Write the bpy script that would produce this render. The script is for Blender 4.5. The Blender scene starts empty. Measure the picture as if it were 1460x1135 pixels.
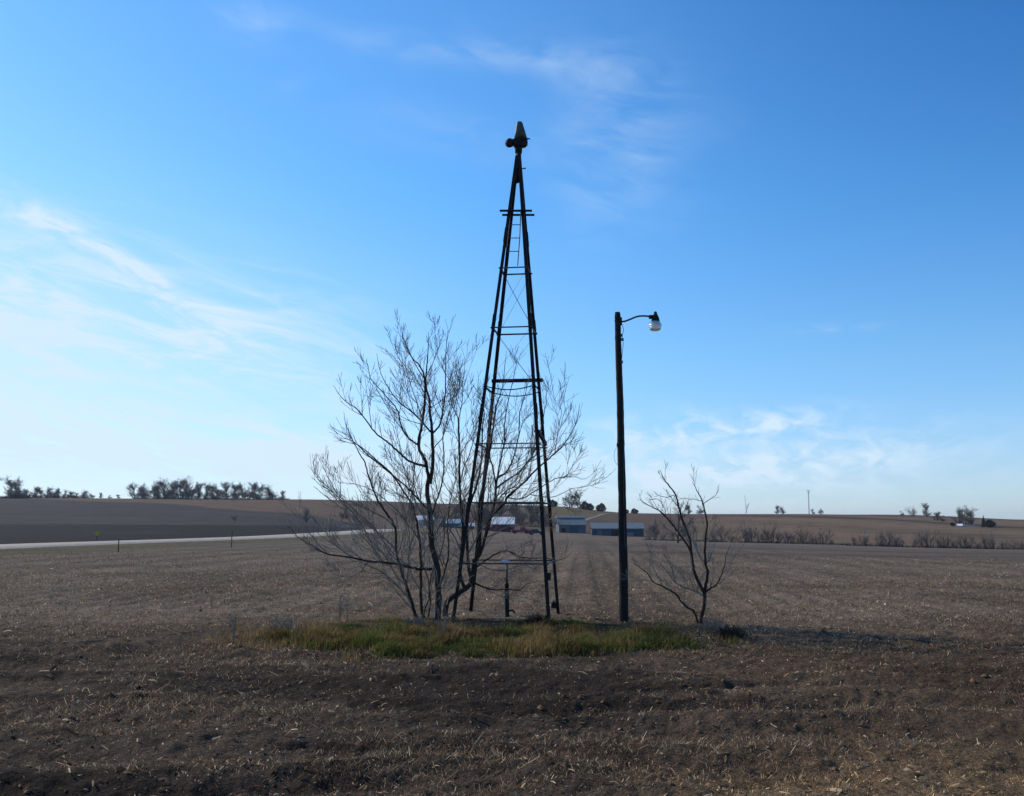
import bpy, math, random
import numpy as np
from mathutils import Vector, Matrix

random.seed(7); RNG = np.random.default_rng(11)
scene = bpy.context.scene
COL = scene.collection
rad = math.radians

# ------------------------------------------------------------------ camera model (photo is 1460x1135)
F = 1419.0; CX, CY = 730.0, 567.5
CAMZ = 2.0
PITCH = math.atan((742 - CY) / F)
CAM = np.array([0.0, 0.0, CAMZ])
FW = np.array([0, math.cos(PITCH), math.sin(PITCH)]); UP = np.array([0, -math.sin(PITCH), math.cos(PITCH)]); RT = np.array([1.0, 0, 0])

def ray(px, py):
    return FW + (px - CX) / F * RT + (CY - py) / F * UP
def at(px, py, Y):
    """world point seen at a photo position, standing Y metres ahead"""
    d = ray(px, py); return CAM + d * (Y / d[1])
def proj(p):
    v = np.asarray(p) - CAM; z = v @ FW
    return CX + F * (v @ RT) / z, CY - F * (v @ UP) / z

# ------------------------------------------------------------------ numpy noise
def _hash(ix, iy, seed):
    h = (ix.astype(np.int64) * 374761393 + iy.astype(np.int64) * 668265263 + seed * 974634777) & 0xFFFFFFFF
    h = ((h ^ (h >> 13)) * 1274126177) & 0xFFFFFFFF
    return ((h ^ (h >> 16)) & 0xFFFF) / 65535.0
def vnoise(x, y, seed=0):
    x = np.asarray(x, float); y = np.asarray(y, float)
    ix = np.floor(x); iy = np.floor(y); fx = x - ix; fy = y - iy
    fx = fx * fx * (3 - 2 * fx); fy = fy * fy * (3 - 2 * fy)
    a = _hash(ix, iy, seed); b = _hash(ix + 1, iy, seed); c = _hash(ix, iy + 1, seed); d = _hash(ix + 1, iy + 1, seed)
    return (a * (1 - fx) + b * fx) * (1 - fy) + (c * (1 - fx) + d * fx) * fy
def fbm(x, y, seed=0, octs=4, gain=0.5):
    s = 0; a = 1; t = 0
    for o in range(octs):
        s = s + a * (vnoise(x * 2.03 ** o + 17.3 * o, y * 2.03 ** o - 9.1 * o, seed + o) - 0.5); t += a; a *= gain
    return s / t * 2
def sstep(a, b, x):
    t = np.clip((x - a) / (b - a), 0, 1); return t * t * (3 - 2 * t)

# ------------------------------------------------------------------ terrain
AZK = np.array([-180, -60, -27, -17, -11, -6, 0, 3.5, 6, 10, 17, 22, 27, 60, 180], float)
YK = np.array([0, 25, 60, 120, 180, 250, 320, 450, 520, 620, 720, 1000, 2000, 4200], float)
ZT = np.array([
 # 0  25   60    120   180   250   320   450   520   620   720  1000 2000 4200
 [0, 0, 0,    0,    0,    0,    1,    2,    3,    3,    2,    0,   0, 0],      # -180
 [0, 0, 0.05, 0.1,  0.4,  2.0,  5,    11,   14,   13,   10,   2,   0, 0],      # -60
 [0, 0, 0.05, 0.1,  0.4,  2.0,  5.2,  11.6, 14.2, 13.5, 10,   2,   0, 0],      # -27
 [0, 0, 0.0,  0.05, 0.3,  1.6,  4.6,  11.0, 13.2, 12.6, 9,    2,   0, 0],      # -17
 [0, 0, 0.0,  0.0,  0.1,  1.2,  4.0,  10.4, 12.9, 12.2, 9,    2,   0, 0],      # -11
 [0, 0, 0.0, -0.1, -0.4, -0.7,  1.4,   8.2, 11.6, 11.8, 9,    2,   0, 0],      # -6
 [0, 0, 0.0, -0.3, -1.0, -1.7, -1.4,   5.4,  9.2, 11.4, 10,   2,   0, 0],      # 0
 [0, 0, 0.0, -0.4, -1.3, -2.0, -1.9,   5.2,  8.6, 10.6, 10,   2,   0, 0],      # 3.5
 [0, 0,-0.05,-0.6, -1.7, -2.5, -2.4,   2.2,  4.6,  6.8,  6.0, 1,   0, 0],      # 6
 [0, 0,-0.1, -0.8, -2.1, -3.1, -2.6,   1.6,  4.2,  6.4,  6.6, 2,   0, 0],      # 10
 [0, 0,-0.2, -1.3, -2.6, -3.8, -3.2,   0.6,  3.2,  6.2,  6.8, 3,   0, 0],      # 17
 [0, 0,-0.3, -1.6, -3.1, -4.5, -4.2,  -0.6,  2.0,  5.0,  6.2, 2,   0, 0],      # 22
 [0, 0,-0.3, -1.9, -3.5, -5.0, -4.8,  -2.0,  0.4,  2.4,  3.0, 1,   0, 0],      # 27
 [0, 0,-0.3, -1.9, -3.5, -5.0, -4.8,  -2.0,  0.4,  2.4,  3.0, 1,   0, 0],
 [0, 0, 0,    0,    0,    0,    1,    2,    3,    3,    2,    0,   0, 0]], float)
# finely resampled and smoothed table, so that hills have no creases
_AZF = np.linspace(-180, 180, 1441); _YF = np.concatenate([np.linspace(0, 1000, 501), np.linspace(1010, 4200, 320)])
_tmp = np.array([np.interp(_YF, YK, row) for row in ZT])
_TAB = np.array([np.interp(_AZF, AZK, _tmp[:, j]) for j in range(len(_YF))]).T
def _smooth(a, n, ax):
    k = np.hanning(n + 2)[1:-1]; k /= k.sum()
    pad = [(0, 0), (0, 0)]; pad[ax] = (n // 2, n // 2)
    b = np.pad(a, pad, mode='edge')
    return np.apply_along_axis(lambda m: np.convolve(m, k, 'valid'), ax, b)
_TAB = _smooth(_smooth(_TAB, 17, 0), 25, 1)

def yeff(x, y):
    r = np.hypot(x, y); az = np.arctan2(x, y)
    return r * np.cos(np.minimum(np.abs(az), rad(40))), np.degrees(az)
def base_z(x, y):
    x = np.asarray(x, float); y = np.asarray(y, float)
    Y, az = yeff(x, y)
    i = np.clip((az + 180) / 0.25, 0, 1439.999); Yc = np.minimum(Y, 4199)
    j = np.where(Yc < 1000, Yc / 2.0, 500 + (Yc - 1000) / 10.0); j = np.clip(j, 0, len(_YF) - 1.001)
    i0 = i.astype(int); j0 = j.astype(int); fi = i - i0; fj = j - j0
    z = (_TAB[i0, j0] * (1 - fi) + _TAB[i0 + 1, j0] * fi) * (1 - fj) + (_TAB[i0, j0 + 1] * (1 - fi) + _TAB[i0 + 1, j0 + 1] * fi) * fj
    z = z + fbm(x / 130, y / 130, 5, 3) * 1.0 * sstep(300, 500, Y)
    return z
MX, MY = -0.42, 17.6            # middle of the grass island
def island(x, y):
    """1 inside the grass island, 0 outside, ragged edge"""
    e = np.hypot((x - MX) / 3.6, (y - MY) / 3.0) + fbm(x * .9, y * .9, 31, 4) * .36
    return 1 - sstep(0.78, 1.12, e)
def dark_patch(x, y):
    """darker, almost bare soil in front of the island"""
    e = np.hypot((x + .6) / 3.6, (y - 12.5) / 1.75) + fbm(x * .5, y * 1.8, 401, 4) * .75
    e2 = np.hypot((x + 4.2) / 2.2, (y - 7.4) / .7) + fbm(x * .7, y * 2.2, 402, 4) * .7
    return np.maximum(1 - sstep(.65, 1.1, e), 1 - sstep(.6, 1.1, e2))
def ground_z(x, y):
    x = np.asarray(x, float); y = np.asarray(y, float)
    Y, az = yeff(x, y); r = np.hypot(x, y)
    z = base_z(x, y)
    isl = island(x, y)
    near = 1 - sstep(26, 60, r)
    z = z + isl * 0.03
    # furrows running roughly across the view on the headland, rows along the view further out
    fur = np.sin((y * 1.0 + x * 0.10 + fbm(x * .22, y * .35, 3, 3) * 1.3) * 2 * math.pi / 1.25)
    head = 1 - sstep(15.5, 19, Y)
    amp = 0.5 + fbm(x * .3, y * .5, 77, 2)
    z = z + fur * 0.055 * np.clip(amp, .1, 1.5) * head * (1 - isl)
    rowx = x - 0.07 * y
    z = z + np.sin(rowx * 2 * math.pi / 0.76 + fbm(x * .3, y * .1, 9, 2) * 1.2) * 0.018 * sstep(20, 24, Y) * (1 - sstep(60, 90, Y)) * (1 - isl)
    z = z + fbm(x * 1.3, y * 1.3, 41, 3) * 0.05 * near + fbm(x * 7, y * 7, 51, 3, .62) * 0.042 * (1 - sstep(20, 34, r)) * (1 - .6 * isl)
    return z
def gz(x, y): return float(ground_z(np.array([x]), np.array([y]))[0])
def hit(px, py, tmin=4.0, tmax=3000.0, use=base_z):
    d = ray(px, py); ts = np.geomspace(tmin, tmax, 5000)
    P = CAM[None] + d[None] * ts[:, None]
    below = P[:, 2] < use(P[:, 0], P[:, 1])
    if not below.any(): return None
    return P[int(np.argmax(below))]
def hitd(px, Y):
    """ground point in the direction of photo column px, Y metres ahead"""
    d = ray(px, 742); x = d[0] / d[1] * Y
    return np.array([x, Y, float(base_z(np.array([x]), np.array([Y]))[0])])

# ------------------------------------------------------------------ object helpers
def link(o):
    COL.objects.link(o); return o
def tag(o, label=None, cat=None, group=None, kind=None):
    if label: o['label'] = label
    if cat: o['category'] = cat
    if group: o['group'] = group
    if kind: o['kind'] = kind
    return o
def empty(name, loc=(0, 0, 0), rz=0.0):
    o = bpy.data.objects.new(name, None); o.empty_display_size = 0.3
    link(o); o.location = tuple(float(v) for v in loc); o.rotation_euler = (0, 0, rz); return o
class MB:
    def __init__(s): s.v = []; s.f = []; s.c = []; s.n = 0
    def add(s, V, Fs, c=None):
        V = np.asarray(V, float); s.v.append(V); s.f += [tuple(int(i) + s.n for i in f) for f in Fs]
        if c is not None: s.c.append(np.repeat(np.array([[c[0], c[1], c[2], 1.0]]), len(V), 0))
        s.n += len(V); return s
    def box(s, c, d, M=None, top=1.0, topy=None):
        cx, cy, cz = c; dx, dy, dz = d[0] / 2, d[1] / 2, d[2] / 2
        ty = top if topy is None else topy
        V = np.array([[sx * dx * (top if sz > 0 else 1), sy * dy * (ty if sz > 0 else 1), sz * dz] for sz in (-1, 1) for sy in (-1, 1) for sx in (-1, 1)], float)
        if M is not None: V = V @ np.array(M).T
        V = V + np.array(c, float)
        return s.add(V, [(0, 2, 3, 1), (4, 5, 7, 6), (0, 1, 5, 4), (2, 6, 7, 3), (0, 4, 6, 2), (1, 3, 7, 5)])
    def tube(s, P, R, n=6, cap=True, c=None):
        P = np.asarray(P, float); m = len(P)
        R = np.full(m, R, float) if np.isscalar(R) else np.asarray(R, float)
        T = np.gradient(P, axis=0); T /= np.maximum(np.linalg.norm(T, axis=1, keepdims=True), 1e-9)
        ref = np.array([0.31, 0.17, 0.93]) if abs(T[0, 2]) < .9 else np.array([0.9, 0.3, 0.1])
        V = []
        u = np.cross(T[0], ref); u /= np.linalg.norm(u)
        for i in range(m):
            u = u - T[i] * (u @ T[i]); u /= max(np.linalg.norm(u), 1e-9); w = np.cross(T[i], u)
            for k in range(n):
                a = 2 * math.pi * k / n; V.append(P[i] + R[i] * (math.cos(a) * u + math.sin(a) * w))
        Fs = [(i * n + k, i * n + (k + 1) % n, (i + 1) * n + (k + 1) % n, (i + 1) * n + k) for i in range(m - 1) for k in range(n)]
        if cap: Fs += [tuple(range(n - 1, -1, -1)), tuple((m - 1) * n + k for k in range(n))]
        return s.add(V, Fs, c)
    def lathe(s, prof, n=20, o=(0, 0, 0), M=None):
        V = []
        for r, z in prof:
            for k in range(n):
                a = 2 * math.pi * k / n; V.append([r * math.cos(a), r * math.sin(a), z])
        V = np.array(V)
        if M is not None: V = V @ np.array(M).T
        V = V + np.array(o, float); m = len(prof)
        Fs = [(i * n + k, i * n + (k + 1) % n, (i + 1) * n + (k + 1) % n, (i + 1) * n + k) for i in range(m - 1) for k in range(n)]
        Fs += [tuple(range(n - 1, -1, -1)), tuple((m - 1) * n + k for k in range(n))]
        return s.add(V, Fs)
    def bar(s, a, b, w, h):
        """rectangular bar from a to b"""
        a = np.asarray(a, float); b = np.asarray(b, float); t = b - a; L = np.linalg.norm(t); t /= L
        up = np.array([0, 0, 1.0]) if abs(t[2]) < .95 else np.array([0, 1.0, 0])
        x = np.cross(t, up); x /= np.linalg.norm(x); y = np.cross(x, t)
        M = np.stack([x, y, t], 1); return s.box((a + b) / 2, (w, h, L), M)
    def angle_iron(s, a, b, inward, w=0.065, t=0.009):
        a = np.asarray(a, float); b = np.asarray(b, float); d = b - a; L = np.linalg.norm(d); d /= L
        i = np.asarray(inward, float); i = i - d * (i @ d); i /= np.linalg.norm(i); j = np.cross(d, i)
        u = (i + j) / math.sqrt(2); v = (i - j) / math.sqrt(2)
        prof = [(0, 0), (w, 0), (w, t), (t, t), (t, w), (0, w)]
        V = [p + u * q[0] + v * q[1] for p in (a, b) for q in prof]
        Fs = [(k, (k + 1) % 6, 6 + (k + 1) % 6, 6 + k) for k in range(6)] + [(0, 5, 4, 3), (0, 3, 2, 1), (6, 7, 8, 9), (6, 9, 10, 11)]
        return s.add(V, Fs)
    def build(s, name, mat, parent=None, smooth=False):
        me = bpy.data.meshes.new(name)
        V = np.concatenate(s.v)
        me.from_pydata(V.tolist(), [], s.f); me.update()
        if s.c:
            ca = me.color_attributes.new('col', 'FLOAT_COLOR', 'POINT'); ca.data.foreach_set('color', np.concatenate(s.c).ravel())
        if smooth: me.polygons.foreach_set('use_smooth', [True] * len(me.polygons))
        me.materials.append(mat); o = bpy.data.objects.new(name, me); link(o)
        if parent is not None: o.parent = parent
        return o
def fastmesh(name, V, Fq, mat, cols=None, smooth=False):
    """V (n,3), Fq (m,3 or 4) index array"""
    me = bpy.data.meshes.new(name); n = len(V); m, k = Fq.shape
    me.vertices.add(n); me.vertices.foreach_set('co', np.ascontiguousarray(V, np.float32).ravel())
    me.loops.add(m * k); me.loops.foreach_set('vertex_index', np.ascontiguousarray(Fq, np.int32).ravel())
    me.polygons.add(m); me.polygons.foreach_set('loop_start', np.arange(0, m * k, k, dtype=np.int32))
    me.polygons.foreach_set('loop_total', np.full(m, k, np.int32))
    if smooth: me.polygons.foreach_set('use_smooth', np.ones(m, bool))
    me.update(calc_edges=True)
    if cols is not None:
        ca = me.color_attributes.new('col', 'FLOAT_COLOR', 'POINT')
        c4 = np.concatenate([cols, np.ones((n, 1))], 1).astype(np.float32); ca.data.foreach_set('color', c4.ravel())
    me.materials.append(mat); o = bpy.data.objects.new(name, me); return link(o)
def copy_tree(o, parent=None):
    c = o.copy(); COL.objects.link(c)
    if parent is not None: c.parent = parent
    for ch in list(o.children): copy_tree(ch, c)
    return c

# ------------------------------------------------------------------ materials
class N:
    def __init__(s, nt): s.nt = nt
    def __call__(s, t, **kw):
        n = s.nt.nodes.new(t)
        for k, v in kw.items():
            if k.startswith('_'): setattr(n, k[1:], v)
            else:
                key = int(k[1:]) if k[0] == 'i' and k[1:].isdigit() else k
                if hasattr(v, 'is_output'): s.nt.links.new(v, n.inputs[key])
                else: n.inputs[key].default_value = v
        return n
    def m(s, op, a, b=None, c=None):
        n = s.nt.nodes.new('ShaderNodeMath'); n.operation = op
        for i, v in enumerate((a, b, c)):
            if v is None: continue
            if hasattr(v, 'is_output'): s.nt.links.new(v, n.inputs[i])
            else: n.inputs[i].default_value = v
        return n.outputs[0]
    def mix(s, f, a, b, bt='MIX'):
        n = s.nt.nodes.new('ShaderNodeMix'); n.data_type = 'RGBA'; n.blend_type = bt
        for i, v in ((0, f), (6, a), (7, b)):
            if hasattr(v, 'is_output'): s.nt.links.new(v, n.inputs[i])
            else: n.inputs[i].default_value = v if i == 0 else (*v, 1)
        return n.outputs[2]
def newmat(name):
    m = bpy.data.materials.new(name); m.use_nodes = True; nt = m.node_tree
    b = nt.nodes['Principled BSDF']; return m, N(nt), b, nt
def mat_simple(name, c, c2=None, scale=6, rough=.8, metal=0, bump=.3, stretch=(1, 1, 1), spec=.3):
    m, n, b, nt = newmat(name)
    tc = n('ShaderNodeTexCoord'); mp = n('ShaderNodeMapping', Vector=tc.outputs['Object']); mp.inputs['Scale'].default_value = stretch
    no = n('ShaderNodeTexNoise', Vector=mp.outputs[0], Scale=scale, Detail=8.0, Roughness=.65)
    c2 = c2 or tuple(x * .55 for x in c)
    r = n('ShaderNodeMapRange', Value=no.outputs['Fac'], i1=.35, i2=.65)
    col = n.mix(r.outputs[0], c2, c); nt.links.new(col, b.inputs['Base Color'])
    b.inputs['Roughness'].default_value = rough; b.inputs['Metallic'].default_value = metal; b.inputs['Specular IOR Level'].default_value = spec
    bp = n('ShaderNodeBump', Height=no.outputs['Fac'], Strength=bump, Distance=.02); nt.links.new(bp.outputs[0], b.inputs['Normal'])
    return m
def mat_attr(name, rough=.9, spec=.1, trans=0.0, gain=1.0):
    m, n, b, nt = newmat(name)
    a = n('ShaderNodeVertexColor', _layer_name='col')
    tc = n('ShaderNodeTexCoord'); no = n('ShaderNodeTexNoise', Vector=tc.outputs['Object'], Scale=9.0, Detail=3.0)
    k = n('ShaderNodeMapRange', Value=no.outputs['Fac'], i1=.3, i2=.7, i3=.75 * gain, i4=1.25 * gain)
    col = n.mix(1.0, a.outputs[0], k.outputs[0], 'MULTIPLY')
    nt.links.new(col, b.inputs['Base Color']); b.inputs['Roughness'].default_value = rough; b.inputs['Specular IOR Level'].default_value = spec
    if trans > 0:
        t = n('ShaderNodeBsdfTranslucent'); nt.links.new(col, t.inputs[0])
        mx = n('ShaderNodeMixShader', i0=trans); nt.links.new(b.outputs[0], mx.inputs[1]); nt.links.new(t.outputs[0], mx.inputs[2])
        nt.links.new(mx.outputs[0], nt.nodes['Material Output'].inputs[0])
    return m

M = {}
M['iron'] = mat_simple('rusty_iron', (.030, .022, .018), (.014, .012, .013), 14, .75, .35, .4)
M['iron_grey'] = mat_simple('galvanised_iron', (.13, .135, .14), (.05, .045, .045), 18, .6, .5, .3)
M['hood'] = mat_simple('green_grey_hood', (.12, .135, .09), (.035, .042, .035), 9, .6, .1, .3)
M['wood_pole'] = mat_simple('dark_weathered_pole_wood', (.030, .022, .017), (.012, .009, .008), 9, .9, 0, .6, (6, 6, .5))
M['wood_grey'] = mat_simple('grey_weathered_wood', (.11, .09, .075), (.045, .038, .032), 7, .9, 0, .5, (1, 1, 1))
M['bark'] = mat_simple('dark_bark', (.075, .050, .036), (.028, .019, .015), 22, .95, 0, .7, (1, 1, .35), .1)
M['twig'] = mat_simple('grey_brown_twig', (.34, .275, .21), (.13, .10, .078), 6, .75, 0, .2, (1, 1, 1), .35)
M['pale_wood'] = mat_simple('peeled_pale_wood', (.46, .40, .33), (.2, .16, .13), 12, .7, 0, .3, (1, 1, .3))
M['far_trunk'] = mat_simple('far_bark', (.055, .046, .042), (.03, .026, .025), 2, 1, 0, 0)
M['far_twig'] = mat_simple('far_twigs', (.25, .20, .165), (.15, .12, .10), 1.5, 1, 0, 0)
M['far_twig_brown'] = mat_simple('far_brown_twigs', (.135, .10, .078), (.075, .055, .048), 1.5, 1, 0, 0)
M['evergreen'] = mat_simple('far_evergreen', (.035, .050, .032), (.02, .03, .022), 1.5, 1, 0, 0)
M['white_metal'] = mat_simple('white_roof_sheet', (.66, .68, .68), (.5, .52, .52), 1.2, .5, 0, 0)
M['paleblue_metal'] = mat_simple('pale_blue_grey_sheet', (.135, .165, .175), (.105, .13, .14), 1.0, .55, 0, 0)
M['blue_metal'] = mat_simple('dark_blue_siding', (.04, .06, .085), (.028, .045, .065), .8, .6, 0, 0)
M['greyblue_metal'] = mat_simple('blue_grey_siding', (.095, .12, .14), (.07, .09, .11), .8, .6, 0, 0)
M['white_wall'] = mat_simple('white_siding', (.75, .75, .73), (.6, .6, .6), 1.2, .6, 0, 0)
M['red_wall'] = mat_simple('barn_red_siding', (.20, .03, .022), (.12, .02, .018), 1.0, .8, 0, 0)
M['dark_open'] = mat_simple('dark_doorway', (.015, .016, .02), (.01, .01, .014), 1, .8, 0, 0)
M['red_paint'] = mat_simple('dark_red_car_paint', (.20, .02, .025), (.14, .016, .02), 1, .3, .2, 0)
M['purple_paint'] = mat_simple('dark_maroon_car_paint', (.06, .02, .05), (.045, .015, .04), 1, .3, .2, 0)
M['tyre'] = mat_simple('tyre_rubber', (.02, .02, .02), (.012, .012, .012), 4, .9, 0, 0)
M['car_glass'] = mat_simple('car_window_glass', (.05, .06, .07), (.04, .05, .06), 2, .1, 0, 0, spec=.6)
M['yellow'] = mat_simple('yellow_sign_face', (.75, .5, .03), (.6, .38, .03), 4, .6, 0, 0)
M['tan_ground'] = mat_simple('gravel_road', (.40, .34, .27), (.28, .24, .19), .9, 1, 0, .2)
M['soil_lump'] = mat_attr('soil_lumps', .95, .08)
M['debris'] = mat_attr('corn_residue', .9, .05, .35)
M['grass'] = mat_attr('grass_blades', .8, .12, .4)

def glass_mat():
    m, n, b, nt = newmat('milky_glass_bowl')
    b.inputs['Base Color'].default_value = (.86, .80, .72, 1); b.inputs['Roughness'].default_value = .25
    b.inputs['Transmission Weight'].default_value = .55; b.inputs['IOR'].default_value = 1.35
    w = n('ShaderNodeTexWave', Scale=9.0, Distortion=.0, Detail=0.0); w.bands_direction = 'Z'
    tc = n('ShaderNodeTexCoord'); nt.links.new(tc.outputs['Object'], w.inputs['Vector'])
    bp = n('ShaderNodeBump', Height=w.outputs['Fac'], Strength=.6, Distance=.01); nt.links.new(bp.outputs[0], b.inputs['Normal'])
    return m
M['glass'] = glass_mat()

def ground_mat():
    m, n, b, nt = newmat('field_soil')
    a = n('ShaderNodeVertexColor', _layer_name='col')
    g = n('ShaderNodeNewGeometry')
    def noise(sc, det, rough=.6, loc=(0, 0, 0), scl=(1, 1, 1)):
        mp = n('ShaderNodeMapping', Vector=g.outputs['Position']); mp.inputs['Scale'].default_value = scl; mp.inputs['Location'].default_value = loc
        return n('ShaderNodeTexNoise', Vector=mp.outputs[0], Scale=sc, Detail=det, Roughness=rough).outputs['Fac']
    big = n('ShaderNodeMapRange', Value=noise(.11, 5, .6, scl=(1, 2.2, 1)), i1=.3, i2=.7, i3=.72, i4=1.3).outputs[0]
    mid = n('ShaderNodeMapRange', Value=noise(1.7, 6, .7), i1=.3, i2=.7, i3=.7, i4=1.35).outputs[0]
    fine = n('ShaderNodeMapRange', Value=noise(26, 8, .75, (3, 1, 0)), i1=.32, i2=.68, i3=.45, i4=1.6).outputs[0]
    k = n.m('MULTIPLY', n.m('MULTIPLY', big, mid), fine)
    col = n.mix(1.0, a.outputs[0], k, 'MULTIPLY')
    # dry straw flecks; amount from the second attribute
    st = n('ShaderNodeVertexColor', _layer_name='straw')
    v = n('ShaderNodeTexVoronoi', _feature='F1', Scale=11.0, Randomness=1.0)
    mp = n('ShaderNodeMapping', Vector=g.outputs['Position']); mp.inputs['Rotation'].default_value = (0, 0, .5); mp.inputs['Scale'].default_value = (1.0, 1.9, 1)
    nt.links.new(mp.outputs[0], v.inputs['Vector'])
    fl = noise(19, 6, .8, (9, 4, 0), (1, 1.7, 1))
    thr = n.m('SUBTRACT', .74, n.m('MULTIPLY', st.outputs[0], .24))
    f = n('ShaderNodeMapRange', Value=n.m('SUBTRACT', fl, thr), i1=0.0, i2=.03).outputs[0]
    scol = n.mix(v.outputs['Color'], (.20, .14, .085), (.38, .29, .19))
    f2 = n.m('MULTIPLY', f, .8)
    col = n.mix(f2, col, scol)
    nt.links.new(col, b.inputs['Base Color']); b.inputs['Roughness'].default_value = 1.0; b.inputs['Specular IOR Level'].default_value = .05
    bp1 = n('ShaderNodeBump', Height=noise(34, 8, .75), Strength=.8, Distance=.03)
    bp = n('ShaderNodeBump', Height=noise(2.2, 6, .7), Strength=.7, Distance=.25); nt.links.new(bp1.outputs[0], bp.inputs['Normal'])
    nt.links.new(bp.outputs[0], b.inputs['Normal'])
    return m
M['ground'] = ground_mat()

# ------------------------------------------------------------------ road
road_px = [(-260, 793), (-120, 785.5), (12, 779.2), (100, 776), (170, 773.8), (250, 771.2), (330, 768.4), (400, 765.4), (460, 762), (520, 758.2), (560, 755.6)]
RP = [hit(px, py)[:2] for px, py in road_px]

RP = np.array(RP)
def densify(P, step):
    P = np.asarray(P, float); seg = np.linalg.norm(np.diff(P, axis=0), axis=1); s = np.concatenate([[0], np.cumsum(seg)])
    t = np.arange(0, s[-1], step); Q = np.stack([np.interp(t, s, P[:, k]) for k in range(P.shape[1])], 1)
    return Q
RPD = densify(RP, 2.0)
for _ in range(6):
    Q = RPD.copy(); Q[2:-2] = (RPD[:-4] + RPD[1:-3] + RPD[2:-2] + RPD[3:-1] + RPD[4:]) / 5; RPD = Q
def road_dist(x, y):
    """signed distance to the road; positive on the viewer's side"""
    x = np.asarray(x, float).ravel(); y = np.asarray(y, float).ravel()
    out = np.full(x.shape, 999.0)
    sel = np.where((x < 30) & (x > -160) & (y > 20) & (y < 480))[0]
    P = RPD[::3]; T = np.gradient(P, axis=0); T /= np.linalg.norm(T, axis=1, keepdims=True)
    for k in range(0, len(sel), 20000):
        s = sel[k:k + 20000]; dx = x[s, None] - P[None, :, 0]; dy = y[s, None] - P[None, :, 1]
        d2 = dx * dx + dy * dy; j = d2.argmin(1); i = np.arange(len(s))
        side = T[j, 0] * dy[i, j] - T[j, 1] * dx[i, j]
        out[s] = np.sqrt(d2[i, j]) * np.where(side < 0, 1, -1)
    return out
def strip(name, P2, w, lift, mat, kind_label=None):
    T = np.gradient(P2, axis=0); T /= np.linalg.norm(T, axis=1, keepdims=True); Nn = np.stack([-T[:, 1], T[:, 0]], 1)
    offs = np.linspace(-w / 2, w / 2, 5); V = []
    for i in range(len(P2)):
        zc = float(base_z(P2[i:i + 1, 0], P2[i:i + 1, 1])[0])
        wk = np.interp(P2[i][1], [150, 300], [1.0, .6])
        for k, o in enumerate(offs):
            p = P2[i] + Nn[i] * o * wk; z = max(zc, float(base_z(p[:1], p[1:])[0])) + lift - abs(o) / w * .16
            V.append([p[0], p[1], z])
        for o in (-w / 2 - .9, w / 2 + .9):
            p = P2[i] + Nn[i] * o * wk; V.append([p[0], p[1], float(base_z(p[:1], p[1:])[0]) - .4])
    order = [5, 0, 1, 2, 3, 4, 6]; Fq = []
    for i in range(len(P2) - 1):
        for k in range(6): Fq.append((i * 7 + order[k], i * 7 + order[k + 1], (i + 1) * 7 + order[k + 1], (i + 1) * 7 + order[k]))
    return fastmesh(name, np.array(V), np.array(Fq)[:, ::-1], mat)
tag(strip('road', RPD, 6.2, .16, M['tan_ground']), 'pale gravel road crossing behind the field', kind='structure')

# ------------------------------------------------------------------ ground sheet
azs = np.radians(np.concatenate([np.arange(-180, -40, 4), np.arange(-40, -31, .5), np.arange(-31, 31, .14), np.arange(31, 40, .5), np.arange(40, 180, 4)]))
def geo(a, b, r): return a * r ** np.arange(0, math.ceil(math.log(b / a) / math.log(r)))
rs = np.concatenate([np.geomspace(.3, 5.2, 9), geo(5.6, 32, 1.0055), geo(32, 110, 1.012), geo(110, 950, 1.014), np.geomspace(955, 4000, 16)])
A, R = np.meshgrid(azs, rs, indexing='xy'); X = R * np.sin(A); Yw = R * np.cos(A)
Z = ground_z(X, Yw)
V = np.stack([X, Yw, Z], -1).reshape(-1, 3); nr, na = X.shape
i = np.arange(nr - 1)[:, None]; j = np.arange(na)[None, :]; j2 = (j + 1) % na
Fq = np.stack([i * na + j + 0 * j2, (i) * na + j2, (i + 1) * na + j2, (i + 1) * na + j], -1).reshape(-1, 4)
xf, yf = V[:, 0], V[:, 1]; Ye, AZ = yeff(xf, yf)
C = np.zeros((len(V), 3)); S = np.zeros(len(V))
def blend(mask, c, s=None):
    global C, S
    mask = np.clip(mask, 0, 1)[:, None]; C = C * (1 - mask) + np.array(c)[None] * mask
    if s is not None: S = S * (1 - mask[:, 0]) + s * mask[:, 0]
jit = fbm(xf / 9, yf / 9, 61, 4); big = fbm(xf / 3.2, yf / 4.5, 62, 4)
C[:] = (.064, .052, .042); S[:] = .55                                   # headland soil
blend(sstep(0, 26, AZ) * (1 - sstep(17, 21, Ye)) * .85, (.088, .064, .044), .50)      # browner to the right
blend((1 - sstep(6.6, 8.6, Ye + big * 1.0 - AZ * .03)) * sstep(2, 14, AZ + big * 8), (.14, .105, .065), .7)
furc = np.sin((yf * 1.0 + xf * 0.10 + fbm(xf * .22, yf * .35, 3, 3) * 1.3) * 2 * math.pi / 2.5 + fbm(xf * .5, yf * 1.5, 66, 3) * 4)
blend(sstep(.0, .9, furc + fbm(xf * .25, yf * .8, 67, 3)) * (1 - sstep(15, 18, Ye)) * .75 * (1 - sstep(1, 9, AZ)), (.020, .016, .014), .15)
blend(sstep(16, 22, Ye + jit * 2.5), (.134, .114, .094), .60)           # stubble field beyond
blend(sstep(38, 95, Ye), (.118, .101, .086), .46)
blend(sstep(.0, .5, big) * (1 - sstep(30, 60, Ye)) * .42, (.034, .027, .022))
rows = np.sin((xf - .07 * yf) * 2 * math.pi / 3.05 + jit) * .5 + .5
blend(rows * sstep(22, 40, Ye) * (1 - sstep(110, 180, Ye)) * .5 * (.6 + .8 * np.clip(jit + .3, 0, 1)), (.056, .048, .044))
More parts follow.
